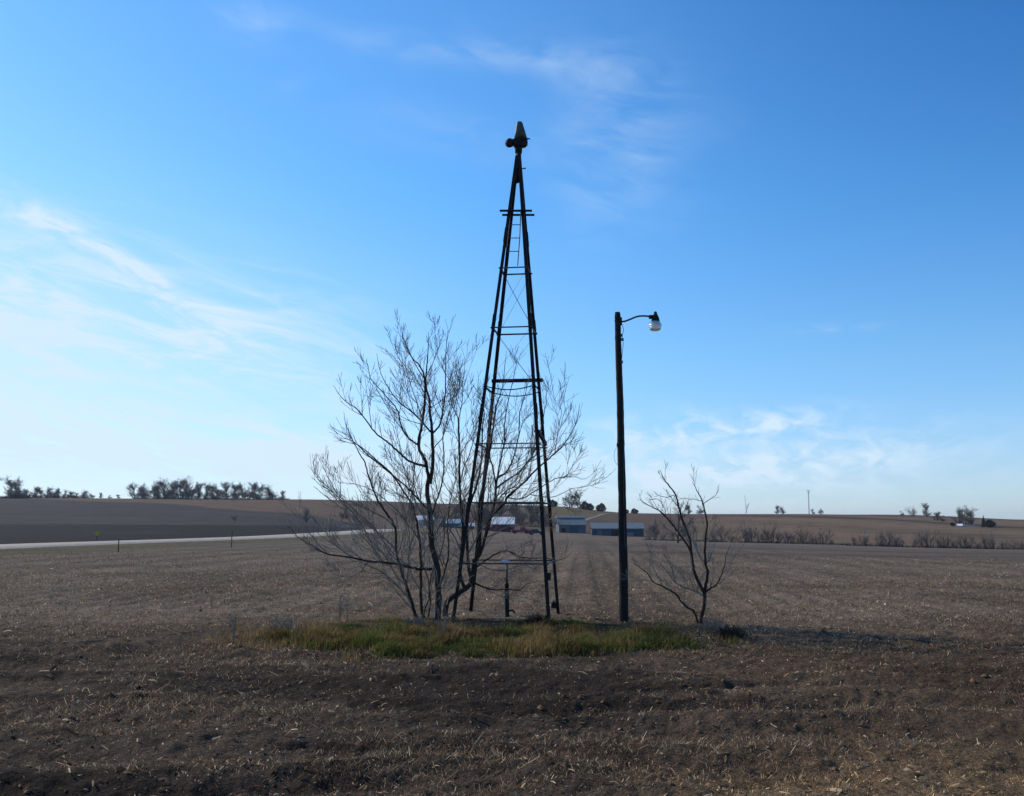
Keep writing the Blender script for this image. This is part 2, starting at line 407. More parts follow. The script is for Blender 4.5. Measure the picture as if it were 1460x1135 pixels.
# swale lines in the right-hand field
for yl, w in ((66, 3), (96, 5), (150, 7)):
    blend(np.exp(-((Ye + jit * 3 - yl - AZ * .25) / w) ** 2) * sstep(2, 9, AZ) * .5, (.04, .033, .03), .2)
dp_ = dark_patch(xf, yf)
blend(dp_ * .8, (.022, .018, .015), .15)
isl = island(xf, yf)
blend(isl, (.032, .030, .018), .25)
# road verge and land beyond the road
rd = road_dist(xf, yf)
blend((1 - sstep(9, 14, rd + jit * 3)) * sstep(-14, -6, rd), (.085, .075, .048), .5)
beyond = (rd < -4) & (rd > -900)
left = (AZ < -8.5) & (Ye > 70) & ((rd < -4) | (rd > 900))
leftf = left.astype(float)
blend(leftf, (.017, .0165, .018), .12)
blend(leftf * sstep(.0, .6, fbm(xf / 14, yf / 30, 71, 4)) * .4, (.036, .034, .034), .2)                                    # black ploughed strip
lb = 232 + AZ * 0.6
blend(leftf * sstep(-6, 6, Ye + jit * 4 - lb), (.040, .039, .044), .2)
blend(leftf * sstep(-6, 6, Ye + jit * 4 - lb) * sstep(0, .6, fbm(xf / 25, yf / 18, 73, 4)) * .5, (.062, .056, .055), .2)   # grey hillside
hillL = (1 - sstep(-9, -6, AZ)) * sstep(225, 240, Ye) * (1 - leftf)
blend(hillL, (.066, .056, .05), .2)
midh = sstep(-9, -7, AZ) * (1 - sstep(9, 12, AZ)) * sstep(300, 330, Ye + jit * 8)
blend(midh, (.082, .062, .05), .25)
tb = 365 + (-AZ - 17) * 11 + 8 * np.sin(AZ * .9)
blend((1 - sstep(-9, -6, AZ)) * sstep(-8, 8, Ye - tb + jit * 8), (.098, .074, .058), .35)
rh = sstep(9, 11, AZ) * sstep(-6, 6, Ye + jit * 6 - 246)
blend(rh, (.118, .090, .062), .3)
blend(rh * sstep(0, .5, fbm(xf / 35, yf / 14, 74, 4)) * .6, (.066, .062, .045), .3)
blend(sstep(6, 9, AZ) * sstep(-10, 10, Ye - 500 - (AZ - 12) * 6 + jit * 20), (.088, .058, .048), .3)
blend(sstep(.15, .5, fbm(xf / 60, yf / 40, 88, 3)) * rh * .6, (.135, .090, .068), .3)
hl = np.interp(AZ, [10, 14, 20, 25, 30], [560, 540, 525, 470, 440])
blend(np.exp(-((Ye + jit * 5 - hl) / 9.0) ** 2) * sstep(10, 12, AZ), (.026, .023, .02), .1)
blend(np.exp(-((Ye + jit * 6 - 345 - AZ) / 6.0) ** 2) * sstep(14, 17, AZ) * .5, (.05, .042, .034), .1)
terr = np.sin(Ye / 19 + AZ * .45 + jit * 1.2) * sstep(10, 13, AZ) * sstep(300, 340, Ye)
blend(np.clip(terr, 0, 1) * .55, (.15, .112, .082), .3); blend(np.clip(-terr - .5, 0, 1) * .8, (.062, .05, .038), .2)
# grassy knoll above the farm
blend(np.exp(-((AZ - 3.6) / 2.1) ** 2) * sstep(400, 440, Ye), (.105, .092, .05), .35)
C = C * (np.array([1.10, 1.0, .88])[None] * (1 - sstep(60, 200, Ye))[:, None] + np.array([1.12, 1.0, .86])[None] * sstep(60, 200, Ye)[:, None])
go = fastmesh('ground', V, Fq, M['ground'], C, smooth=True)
ca = go.data.color_attributes.new('straw', 'FLOAT_COLOR', 'POINT'); ca.data.foreach_set('color', np.repeat(np.stack([S, S, S, S * 0 + 1], 1), 1, 0).astype(np.float32).ravel())
tag(go, 'dark tilled field rolling away to brown hills', kind='structure')

# pale dirt lane climbing the hill behind the farm
lane = np.array([hitd(px, Y)[:2] for px, Y in ((834, 400), (843, 430), (852, 462), (860, 500), (872, 545), (886, 590))])
tag(strip('path', densify(lane, 4.0), 3.4, .08, mat_simple('pale_dirt', (.20, .15, .115), (.14, .105, .08), .4, 1, 0, 0)), 'pale dirt lane climbing the hill behind the sheds', kind='structure')

# ------------------------------------------------------------------ corn residue, clods, stubs (stuff)
def scatter_fan(n, r0, r1, azmax=36, power=0.0):
    u = RNG.random(n); k = 2 - power
    r = (r0 ** k + u * (r1 ** k - r0 ** k)) ** (1 / k); a = np.radians(RNG.uniform(-azmax, azmax, n))
    return r * np.sin(a), r * np.cos(a)
def rot_frame(n, tilt):
    yaw = RNG.uniform(0, 2 * math.pi, n); el = RNG.normal(0, tilt, n)
    t = np.stack([np.cos(yaw) * np.cos(el), np.sin(yaw) * np.cos(el), np.sin(el)], 1)
    s = np.stack([-np.sin(yaw), np.cos(yaw), RNG.normal(0, .5, n)], 1); s /= np.linalg.norm(s, axis=1, keepdims=True)
    return t, s
def residue():
    n = 120000
    x, y = scatter_fan(n, 5.0, 66, 38, 1.1)
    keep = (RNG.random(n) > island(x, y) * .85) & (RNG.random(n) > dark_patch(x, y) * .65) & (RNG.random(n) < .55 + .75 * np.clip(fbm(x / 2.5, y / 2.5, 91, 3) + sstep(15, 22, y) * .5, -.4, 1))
    x, y = x[keep], y[keep]; n = len(x); z = ground_z(x, y) + .006
    L = RNG.lognormal(math.log(.027), .5, n) * (1 + np.hypot(x, y) / 90); W = L * RNG.uniform(.08, .3, n) + .004
    t, s = rot_frame(n, .35)
    P = np.stack([x, y, z + np.abs(t[:, 2]) * L * .5], 1)
    up = np.array([0, 0, 1.0])
    a = P - t * L[:, None] * .5; c = P + t * L[:, None] * .5; b = P + up * (L * RNG.uniform(0, .22, n))[:, None]
    w = s * (W * .5)[:, None]
    Vv = np.stack([a - w * .7, a + w * .7, b - w, b + w, c - w * .5, c + w * .5], 1).reshape(-1, 3)
    o = np.arange(n)[:, None] * 6
    Fv = np.concatenate([o + np.array([0, 1, 3, 2]), o + np.array([2, 3, 5, 4])], 0)
    pal = np.array([[.40, .34, .26], [.22, .18, .14], [.58, .52, .44], [.12, .09, .07], [.24, .22, .19], [.17, .10, .07]])
    c = pal[RNG.choice(6, n, p=[.24, .22, .13, .22, .12, .07])] * RNG.uniform(.6, 1.2, n)[:, None]
    c = c * np.array([1.3, 1.06, .78]); o_ = fastmesh('corn_residue', Vv, Fv, M['debris'], np.repeat(c, 6, 0))
    tag(o_, 'scattered bits of dry corn stalk and leaf over the soil', 'crop residue', kind='stuff')
def big_husks():
    n = 110
    x, y = scatter_fan(n, 7, 30, 36, .5)
    keep = island(x, y) < .3; x, y = x[keep], y[keep]; n = len(x)
    z = ground_z(x, y) + .012; mbn = 7
    L = RNG.uniform(.05, .17, n); W = RNG.uniform(.008, .018, n); t, s = rot_frame(n, .12)
    u = np.linspace(-.5, .5, mbn); P = np.stack([x, y, z], 1)
    bend = RNG.normal(0, .18, n)
    Vv = []
    for k, uu in enumerate(u):
        cpt = P + t * (L * uu)[:, None] + s * (L * bend * (uu * uu * 4 - .5))[:, None]; cpt[:, 2] += W * .6 * (1 - uu * uu * 3)
        wd = W * (1 - (2 * abs(uu)) ** 3 * .7)
        Vv += [cpt - s * (wd * .5)[:, None], cpt + s * (wd * .5)[:, None] + np.array([0, 0, .008])]
    Vv = np.stack(Vv, 1).reshape(-1, 3); o = np.arange(n)[:, None] * (2 * mbn)
    Fv = np.concatenate([o + np.array([2 * k, 2 * k + 1, 2 * k + 3, 2 * k + 2]) for k in range(mbn - 1)], 0)
    c = np.array([.52, .46, .37])[None] * RNG.uniform(.35, 1.15, n)[:, None]
    c = c * np.array([1.3, 1.06, .78]); tag(fastmesh('corn_husks', Vv, Fv, M['debris'], np.repeat(c, 2 * mbn, 0)), 'pale curled corn husks lying on the dark soil', 'corn husks', kind='stuff')
def clods():
    n = 14000
    x, y = scatter_fan(n, 5.0, 26, 38, .9)
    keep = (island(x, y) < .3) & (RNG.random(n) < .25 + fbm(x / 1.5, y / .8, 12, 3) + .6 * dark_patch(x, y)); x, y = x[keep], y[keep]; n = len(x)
    s = RNG.lognormal(math.log(.014), .5, n); s = np.minimum(s, .05); z = ground_z(x, y)
    base = np.array([[1, 0, 0], [.3, .95, 0], [-.8, .6, 0], [-.8, -.6, 0], [.3, -.95, 0], [.1, .1, .8], [.5, .4, .5], [-.5, .1, .6], [.1, -.5, .55]])
    Fb = np.array([[0, 1, 6], [1, 2, 6], [2, 7, 6], [6, 7, 5], [2, 3, 7], [3, 8, 7], [7, 8, 5], [3, 4, 8], [4, 0, 8], [0, 6, 8], [6, 5, 8]])
    J = base[None] * s[:, None, None] * RNG.uniform(.6, 1.4, (n, 9, 3)); ang = RNG.uniform(0, 6.28, n)
    ca_, sa_ = np.cos(ang)[:, None], np.sin(ang)[:, None]
    Vx = J[..., 0] * ca_ - J[..., 1] * sa_ + x[:, None]; Vy = J[..., 0] * sa_ + J[..., 1] * ca_ + y[:, None]; Vz = J[..., 2] + z[:, None] - s[:, None] * .15
    Vv = np.stack([Vx, Vy, Vz], -1).reshape(-1, 3); Fv = (np.arange(n)[:, None, None] * 9 + Fb[None]).reshape(-1, 3)
    c = np.array([.075, .056, .042])[None] * RNG.uniform(.5, 1.6, n)[:, None]
    c = c * np.array([1.3, 1.06, .78]); tag(fastmesh('soil_clods', Vv, Fv, M['soil_lump'], np.repeat(c, 9, 0)), 'loose dark clods of tilled soil', 'soil clods', kind='stuff')
def stubs():
    # short upright corn stubs in rows that run along the view
    rows_ = np.arange(-46, 46, .76); X_, Y_ = [], []
    for rx in rows_:
        yy = np.arange(19.5, 74, .21); yy = yy + RNG.normal(0, .05, len(yy)); xx = rx + .07 * yy + RNG.normal(0, .035, len(yy))
        k = (np.abs(xx / yy) < .68) & (island(xx, yy) < .25) & (RNG.random(len(yy)) < np.where(yy < 22, .10, .42) * (1 - sstep(40, 74, yy) * .8)); X_.append(xx[k]); Y_.append(yy[k])
    x = np.concatenate(X_); y = np.concatenate(Y_); n = len(x); z = ground_z(x, y) - .01
    h = RNG.uniform(.03, .11, n); r = RNG.uniform(.006, .010, n); lx = RNG.normal(0, .45, n) * h; ly = RNG.normal(0, .45, n) * h
    Vv = []
    for lev in (0, 1):
        for k in range(3):
            a = 2.094 * k; Vv.append(np.stack([x + r * math.cos(a) + lx * lev, y + r * math.sin(a) + ly * lev, z + h * lev], 1))
    Vv = np.stack(Vv, 1).reshape(-1, 3); o = np.arange(n)[:, None] * 6
    Fv = np.concatenate([o + np.array([0, 1, 4, 3]), o + np.array([1, 2, 5, 4]), o + np.array([2, 0, 3, 5])], 0)
    c = np.array([.27, .225, .17])[None] * RNG.uniform(.45, 1.35, n)[:, None]
    c = c * np.array([1.3, 1.06, .78]); tag(fastmesh('corn_stubble', Vv, Fv, M['debris'], np.repeat(c, 6, 0)), 'rows of short cut corn stubble in the far field', 'stubble', kind='stuff')
residue(); big_husks(); clods(); stubs()
def fuzz():
    n = 520000
    x, y = scatter_fan(n, 5.2, 42, 36, 1.25)
    patch = fbm(x * .28, y * 1.1, 301, 3) + .45 * fbm(x * 1.6, y * 3.2, 305, 3); fu = np.sin((y + x * .10 + fbm(x * .22, y * .35, 3, 3) * 1.3) * 2 * math.pi / 2.5 + fbm(x * .5, y * 1.5, 66, 3) * 4)
    head = 1 - sstep(14, 18, y); az = np.degrees(np.arctan2(x, y)); dk_ = dark_patch(x, y)
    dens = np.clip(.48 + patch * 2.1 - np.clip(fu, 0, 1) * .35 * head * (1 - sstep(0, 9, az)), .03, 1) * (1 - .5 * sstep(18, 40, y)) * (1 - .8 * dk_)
    k = (RNG.random(n) < dens) & (RNG.random(n) > island(x, y) * .9); x, y, patch, az = x[k], y[k], patch[k], az[k]; n = len(x); z = ground_z(x, y) - .004
    h = RNG.lognormal(math.log(.0165), .45, n) * (1 + np.clip(patch, 0, 1)) * (1 + y / 70); w = RNG.uniform(.002, .0055, n) * (1 + y / 20)
    yaw = RNG.uniform(0, 6.283, n); lean = RNG.uniform(.2, 1.9, n) * h; P = np.stack([x, y, z], 1); d = np.stack([np.cos(yaw), np.sin(yaw), 0 * yaw], 1); s2 = RNG.uniform(0, 6.283, n); sd_ = np.stack([np.cos(s2), np.sin(s2), 0 * s2], 1) * (w * .5)[:, None]
    tip = P + d * lean[:, None]; tip[:, 2] += h
    V = np.stack([P - sd_, P + sd_, tip + sd_ * .6, tip - sd_ * .6], 1).reshape(-1, 3); Fv = np.arange(4 * n).reshape(-1, 4)
    pal = np.array([[.115, .095, .080], [.20, .165, .135], [.58, .52, .44], [.15, .135, .095], [.16, .105, .078], [.075, .062, .055]])
    c = pal[RNG.choice(6, n, p=[.27, .22, .13, .12, .13, .13])] * RNG.uniform(.6, 1.35, n)[:, None] * np.array([1.28, 1.06, .80])
    tanm = sstep(2, 14, az + 6 * patch) * (1 - sstep(7.2, 9.5, y + patch)); c = c * (1 + tanm[:, None] * np.array([.7, .5, .15]))
    tag(fastmesh('dry_chaff', V, Fv, M['debris'], np.repeat(c, 4, 0)), 'matted fine dry chaff standing and lying on the tilled soil', 'chaff', kind='stuff')
fuzz()

# ------------------------------------------------------------------ grass island (stuff)
def blades(name, x, y, h, w, cols, mat, lean=.45, label='', cat=''):
    cols = cols * np.array([1.25, 1.05, .75]); n = len(x); z = ground_z(x, y) - .01; yaw = RNG.uniform(0, 6.283, n)
    d = np.stack([np.cos(yaw), np.sin(yaw), 0 * yaw], 1); s = np.stack([-np.sin(yaw), np.cos(yaw), 0 * yaw], 1)
    ln = np.abs(RNG.normal(0, lean, n)) * h; P = np.stack([x, y, z], 1); up = np.array([0, 0, 1.0])
    a = P; b = P + up * (h * .55)[:, None] + d * (ln * .35)[:, None]; c = P + up * (h * (1 - .25 * lean))[:, None] + d * ln[:, None]
    ww = s * (w * .5)[:, None]
    Vv = np.stack([a - ww, a + ww, b - ww * .8, b + ww * .8, c - ww * .15, c + ww * .15], 1).reshape(-1, 3); o = np.arange(n)[:, None] * 6
    Fv = np.concatenate([o + np.array([0, 1, 3, 2]), o + np.array([2, 3, 5, 4])], 0)
    return tag(fastmesh(name, Vv, Fv, mat, np.repeat(cols, 6, 0)), label, cat, kind='stuff')
n = 150000
x = RNG.uniform(MX - 6, MX + 6, n); y = RNG.uniform(MY - 4.2, MY + 4.2, n)
clump = fbm(x * 1.6, y * 1.6, 201, 3); tone = fbm(x * .8, y * .8, 203, 3)
k = RNG.random(n) < island(x, y) * np.clip(.45 + clump * 1.8, .03, 1); x, y, clump, tone = x[k], y[k], clump[k], tone[k]; n = len(x)
h = np.clip(.075 + clump * .22 + fbm(x * 4, y * 4, 210, 2) * .07 + RNG.normal(0, .02, n), .012, .30)
green = np.array([.098, .128, .044]); dk = np.array([.036, .058, .018]); tan = np.array([.21, .165, .095]); br = np.array([.10, .068, .035])
mixv = np.clip(.45 + tone * 1.9 + RNG.normal(0, .25, n), 0, 1)[:, None]
c = green * mixv + dk * (1 - mixv)
dry = RNG.random(n) < np.clip(.30 + fbm(x * .9, y * .9, 207, 3) * 1.8 + .25 * sstep(-1.2, 1.2, np.abs(x - MX) - 3), .04, .8)
c[dry] = np.where(RNG.random((dry.sum(), 1)) < .5, tan, br) * RNG.uniform(.6, 1.2, (dry.sum(), 1))
h = h * (.42 + .58 * (1 - sstep(MY - 1.6, MY + .6, y)))
blades('grass', x, y, h, RNG.uniform(.008, .018, n), c, M['grass'], .5, 'low green and tawny grass around the tower feet', 'grass')
# tussocks: dense leaning clumps, thickest along the front edge and round the trunks
tux, tuy, tuh, tuc = [], [], [], []
for _ in range(120):
    a_ = RNG.uniform(math.pi * .98, math.pi * 2.02); q_ = RNG.uniform(.62, .97) if RNG.random() < .72 else RNG.uniform(0, .8)
    cx_, cy_ = MX + 3.75 * q_ * math.cos(a_), MY + 3.0 * q_ * math.sin(a_)
    if float(island(np.array([cx_]), np.array([cy_]))[0]) < .35: continue
    m_ = int(RNG.integers(110, 300)); rr_ = RNG.uniform(.10, .30); H_ = RNG.uniform(.10, .33)
    ro = rr_ * np.sqrt(RNG.random(m_)); ao = RNG.uniform(0, 6.283, m_); tux.append(cx_ + 1.5 * ro * np.cos(ao)); tuy.append(cy_ + ro * np.sin(ao)); tuh.append(H_ * (1 - .5 * (ro / rr_) ** 2) * RNG.uniform(.6, 1.2, m_))
    kc = RNG.random(); cc = np.array([.10, .13, .042]) if kc < .36 else (np.array([.21, .165, .09]) if kc < .74 else np.array([.13, .105, .055])); tuc.append(cc[None] * RNG.uniform(.5, 1.3, (m_, 1)))
x = np.concatenate(tux); blades('grass_tussocks', x, np.concatenate(tuy), np.concatenate(tuh), RNG.uniform(.006, .014, len(x)), np.concatenate(tuc), M['grass'], .6, 'ragged olive and straw coloured tussocks along the front of the grass', 'grass')
# taller dry grass tufts scattered in clumps at both ends and round the trunks
tx, ty = [], []
spots = [(385, 905, .5, 110), (420, 900, .55, 150), (365, 925, .4, 60), (400, 890, .7, 160), (370, 915, .6, 120), (455, 890, .4, 80), (610, 905, .45, 200), (560, 892, .4, 70), (640, 900, .35, 110), (680, 885, .35, 80), (520, 885, .4, 70),
         (960, 905, .5, 120), (985, 900, .4, 90), (1020, 905, .3, 60), (1010, 890, .3, 50), (790, 897, .3, 60), (850, 900, .35, 60), (335, 905, .4, 40), (730, 905, .4, 60), (900, 915, .4, 70)]
for px, py, sd, m in spots:
    p = hit(px, py); tx.append(RNG.normal(p[0], sd, m)); ty.append(RNG.normal(p[1], sd, m))
x = np.concatenate(tx); y = np.concatenate(ty); x = np.repeat(x, 4) + RNG.normal(0, .04, len(x) * 4); y = np.repeat(y, 4) + RNG.normal(0, .04, len(y) * 4); n = len(x)
blades('dry_grass', x, y, RNG.uniform(.06, .25, n) * RNG.uniform(.5, 1.2, n) * (.5 + .5 * (1 - sstep(MY - 1.6, MY + .6, y))), RNG.uniform(.004, .008, n), np.array([.24, .18, .105]) * RNG.uniform(.4, 1.25, (n, 1)), M['grass'], .35, 'taller straw coloured dead grass among the green', 'dry grass')

# ------------------------------------------------------------------ branch growing
def catmull(P, sub=4):
    P = np.asarray(P, float)
    if len(P) < 3: return densify(P, max(np.linalg.norm(P[-1] - P[0]) / 4, 1e-3))
    Q = np.concatenate([[2 * P[0] - P[1]], P, [2 * P[-1] - P[-2]]]); out = []
    for i in range(1, len(Q) - 2):
        for t in np.linspace(0, 1, sub, endpoint=False):
            a, b, c_, d = Q[i - 1], Q[i], Q[i + 1], Q[i + 2]
            out.append(.5 * ((2 * b) + (-a + c_) * t + (2 * a - 5 * b + 4 * c_ - d) * t * t + (-a + 3 * b - 3 * c_ + d) * t ** 3))
    out.append(P[-1]); return np.array(out)
def unit(v): return v / max(np.linalg.norm(v), 1e-9)
def grow(mb, p, d, L, r, level, rng, up=.35, kids=(3, 4), wob=.16, nmin=3, rmin=.0022, bend=0.0):
    """one curved branch with side twigs, turning up at its end"""
    n = max(5, int(L / .12)) if level > 0 else 5; n = min(n, 12); st = L / n; P = [np.array(p)]; D = [d]
    dr = d.copy(); bow = rng.normal(0, 1, 3) * wob
    for i in range(n):
        dr = unit(dr + bow / n * 2 + rng.normal(0, wob * .15, 3) + np.array([0, 0, up]) / n * 1.6); P.append(P[-1] + dr * st); D.append(dr)
    P = np.array(P); R = r * (1 - np.linspace(0, 1, len(P)) * .80); R = np.maximum(R, rmin)
    mb.tube(P, R, 5 if r > .012 else (4 if r > .006 else 3), cap=False)
    if level <= 0: return
    nk = rng.integers(kids[0], kids[1] + 1)
    ts = np.sort(rng.uniform(.18, .95, nk)); side = rng.choice([-1, 1])
    for t in ts:
        i = int(t * n); q = P[i]; di = D[min(i, len(D) - 1)]
        ax = unit(np.cross(di, rng.normal(0, 1, 3))); side = -side
        ang = rng.uniform(.4, .8); nd = unit(di * math.cos(ang) + ax * math.sin(ang) * side + np.array([0, 0, .06]))
        grow(mb, q, nd, L * rng.uniform(.38, .62) * (1.12 - t * .45), max(R[i] * .6, rmin * 1.1), level - 1, rng, up, kids, wob, nmin, rmin)
def px_tree(name, limbs, Yb, rng, seedscale=1.0, extra=1.0, tag_kw=None, pale=(), depth_spread=.9, twigL=.9, base_py=None):
    """limbs: (list of (px,py), r0, r1, drift of depth, twigs per metre); drift is in metres over the limb.
    A limb starting at 'at': index -> joins that limb at the nearest point in depth."""
    p0 = limbs[0]['p'][0]; base = at(p0[0], p0[1], Yb); root = empty(name, (base[0], base[1], gz(base[0], base[1])))
    off = np.array(root.location); trunk = MB(); crown = MB(); built = []
    for li in limbs:
        pts = li['p']; y0 = Yb
        if li.get('on') is not None:
            W = built[li['on']]; pp = np.array([proj(w) for w in W]); y0 = W[int(np.argmin(np.hypot(pp[:, 0] - pts[0][0], pp[:, 1] - pts[0][1])))][1]
        y0 += li.get('dy', 0)
        m = len(pts); seglen = np.concatenate([[0], np.cumsum([math.dist(pts[i], pts[i + 1]) for i in range(m - 1)])]); u = seglen / seglen[-1]
        W = np.array([at(px, py, y0 + li.get('drift', 0) * uu) for (px, py), uu in zip(pts, u)])
        if pts[0][1] > 875: W[0, 2] = gz(W[0, 0], W[0, 1]) - .12
        Wc = catmull(W, 5); 
        Wc[1:-1] += rng.normal(0, .004, (len(Wc) - 2, 3))
        uu = np.linspace(0, 1, len(Wc)); R = (li['r0'] * (1 - uu) ** .8 + li['r1'] * (1 - (1 - uu) ** .8)) * (.88 if li['r0'] < .05 else .74) + rng.normal(0, .03, len(Wc)) * li['r0'] * (1 - uu)
        built.append(Wc)
        tgt = trunk if li['r0'] >= .022 else crown
        tgt.tube(Wc - off, R, 7 if li['r0'] > .03 else 5, cap=True)
        L = np.linalg.norm(np.diff(Wc, axis=0), axis=1).sum(); nt_ = int(L * li.get('tw', 3.0) * extra * 2.7)
        for _ in range(nt_):
            t = min(rng.uniform(li.get('t0', .25) * .5, 1.0), .96); i = min(int(t * (len(Wc) - 1)), len(Wc) - 2); q = Wc[i]; di = unit(Wc[i + 1] - Wc[i])
            ax = unit(np.cross(di, rng.normal(0, 1, 3))); ang = rng.uniform(.45, .85)
            nd = unit(di * math.cos(ang) + ax * math.sin(ang) + np.array([0, 0, .10]))
            Lb = twigL * rng.choice([.40, .65, .95, 1.35], p=[.28, .32, .25, .15]) * rng.uniform(.7, 1.3) * (1.25 - .85 * t) * li.get('tl', 1)
            grow(crown, q - off, nd, Lb, min(R[i] * .6, .0035 + .0075 * Lb), (2 if Lb > .8 else 1) if Lb > .3 else 0, rng, .34, (3, 5), .12, rmin=.0037)
        # a few twigs carry the limb on past its drawn end
    trunk.build('trunk', M['bark'], root, True); crown.build('crown', M['twig'], root)
    if pale:
        for pts, r, dy in pale:
            pb = MB()
            W = np.array([at(px, py, Yb + dy) for px, py in pts]); pb.tube(catmull(W, 4) - off, np.linspace(r, r * .5, len(catmull(W, 4))), 5)
            pb.build('peeled_branch', M['pale_wood'], root)
    tag(root, *tag_kw); return root

LA = [
 dict(p=[(624, 884), (625, 843), (623, 807), (616, 779), (614, 752), (613, 729), (609, 700), (611, 682)], r0=.092, r1=.055, tw=.9, t0=.5),                 #0 main stem
 dict(p=[(611, 682), (607, 659), (598, 642), (597, 625), (602, 604), (605, 578), (606, 553), (604, 534), (598, 521), (587, 509), (576, 485), (572, 466)], r0=.050, r1=.004, on=0, drift=-.5, tw=2.2),
 dict(p=[(613, 690), (617, 660), (616, 616), (613, 587), (612, 570), (607, 548), (608, 530), (610, 502), (611, 473)], r0=.045, r1=.004, on=0, drift=.4, tw=2.2),
 dict(p=[(617, 618), (627, 606), (631, 587), (635, 560), (635, 534), (636, 498), (639, 470)], r0=.024, r1=.004, on=2, drift=.3, tw=2.5),
 dict(p=[(614, 616), (602, 602), (587, 587), (570, 574), (555, 555), (543, 532), (537, 504)], r0=.022, r1=.004, on=2, drift=.7, tw=2.2),
 dict(p=[(597, 635), (581, 623), (571, 604), (566, 583), (547, 561), (528, 538), (523, 511)], r0=.024, r1=.004, on=1, drift=-.6, tw=2.2),
 dict(p=[(607, 665), (583, 657), (568, 644), (551, 629), (534, 616), (513, 587), (490, 570), (475, 549)], r0=.030, r1=.004, on=1, drift=.8, tw=2.4),
 dict(p=[(611, 728), (593, 708), (575, 690), (547, 667), (521, 646), (505, 630), (485, 624)], r0=.024, r1=.004, on=0, drift=-.9, tw=2.4),
 dict(p=[(598, 886), (591, 873), (587, 859), (579, 834), (570, 807), (565, 784), (563, 752), (547, 726), (536, 708), (527, 683), (520, 660), (509, 640), (494, 608), (490, 587)], r0=.050, r1=.004, dy=.35, drift=-.6, tw=2.2, t0=.35), #8
 dict(p=[(611, 885), (602, 873), (600, 843), (600, 797), (598, 770), (591, 729), (579, 706), (557, 674), (534, 654), (511, 635), (482, 628)], r0=.042, r1=.004, dy=.2, drift=.9, tw=2.2, t0=.35), #9
 dict(p=[(616, 811), (595, 811), (570, 805), (547, 802), (524, 800), (502, 795), (467, 790), (447, 779), (428, 768), (410, 749)], r0=.034, r1=.004, on=0, drift=-1.1, tw=2.0), #10
 dict(p=[(547, 802), (536, 786), (524, 763), (516, 749), (502, 729), (479, 706), (458, 690), (444, 669)], r0=.020, r1=.003, on=10, drift=-.4, tw=2.4),
 dict(p=[(502, 795), (479, 777), (463, 758), (450, 742), (432, 722)], r0=.016, r1=.003, on=10, drift=.6, tw=2.2),
 dict(p=[(588, 862), (572, 840), (548, 818), (530, 808), (508, 800), (488, 802)], r0=.020, r1=.003, on=8, drift=-.6, tw=2.0),
 dict(p=[(565, 784), (545, 765), (525, 745), (500, 722), (478, 700), (462, 668), (455, 655)], r0=.020, r1=.003, on=8, drift=.5, tw=2.2),
 dict(p=[(598, 770), (580, 745), (560, 722), (532, 700), (505, 690), (480, 688)], r0=.017, r1=.003, on=9, drift=-.5, tw=2.2),
 dict(p=[(614, 740), (622, 715), (630, 690), (633, 655), (632, 622), (640, 590), (646, 560), (644, 525)], r0=.022, r1=.004, on=0, drift=.8, tw=2.4),
 dict(p=[(613, 760), (606, 740), (592, 715), (577, 672), (570, 640), (560, 610)], r0=.02, r1=.003, on=0, drift=1.0, tw=2.4),
 dict(p=[(606, 560), (595, 545), (583, 530), (574, 516), (571, 498)], r0=.011, r1=.003, on=1, drift=-.2, tw=2.2),
 dict(p=[(609, 535), (616, 520), (622, 505), (626, 490), (625, 470)], r0=.010, r1=.003, on=2, drift=.2, tw=2.2),
]
LA += [
 dict(p=[(591, 873), (575, 855), (560, 836), (548, 812), (540, 786), (538, 762)], r0=.018, r1=.003, on=8, drift=.4, tw=2.4),
 dict(p=[(579, 834), (566, 822), (550, 795), (530, 772), (508, 752), (490, 745)], r0=.018, r1=.003, on=8, drift=-.5, tw=2.4),
 dict(p=[(600, 843), (588, 822), (582, 795), (584, 765), (578, 735), (566, 700), (560, 668)], r0=.020, r1=.003, on=9, drift=.5, tw=2.4),
 dict(p=[(624, 843), (634, 815), (640, 785), (638, 750), (642, 715), (650, 680), (648, 640)], r0=.024, r1=.003, on=0, drift=.6, tw=2.4),
 dict(p=[(600, 800), (612, 775), (630, 745), (640, 722), (655, 700), (664, 672)], r0=.016, r1=.003, on=9, drift=-.4, tw=2.2),
 dict(p=[(563, 752), (548, 738), (528, 728), (500, 715), (478, 715), (462, 706)], r0=.015, r1=.003, on=8, drift=.4, tw=2.4),
 dict(p=[(524, 800), (515, 815), (498, 822), (480, 820), (462, 812)], r0=.012, r1=.003, on=10, drift=-.2, tw=2.2),
 dict(p=[(570, 805), (556, 788), (545, 770), (530, 748), (520, 715), (508, 690)], r0=.016, r1=.003, on=10, drift=.5, tw=2.4),
 dict(p=[(467, 790), (450, 772), (437, 755), (428, 738)], r0=.010, r1=.003, on=10, drift=.2, tw=2.2),
 dict(p=[(613, 729), (600, 716), (590, 690), (590, 665), (582, 640), (578, 612)], r0=.018, r1=.003, on=0, drift=-.6, tw=2.4),
 dict(p=[(598, 886), (606, 868), (612, 850), (610, 825), (600, 800), (596, 780)], r0=.022, r1=.004, dy=-.2, drift=-.2, tw=1.6),
 dict(p=[(608, 884), (614, 860), (612, 838), (618, 812), (628, 790), (634, 760), (630, 730)], r0=.026, r1=.004, dy=.5, drift=-.1, tw=2.0),
 dict(p=[(617, 640), (630, 625), (640, 600), (650, 575), (652, 545)], r0=.013, r1=.003, on=2, drift=-.4, tw=2.4),
]
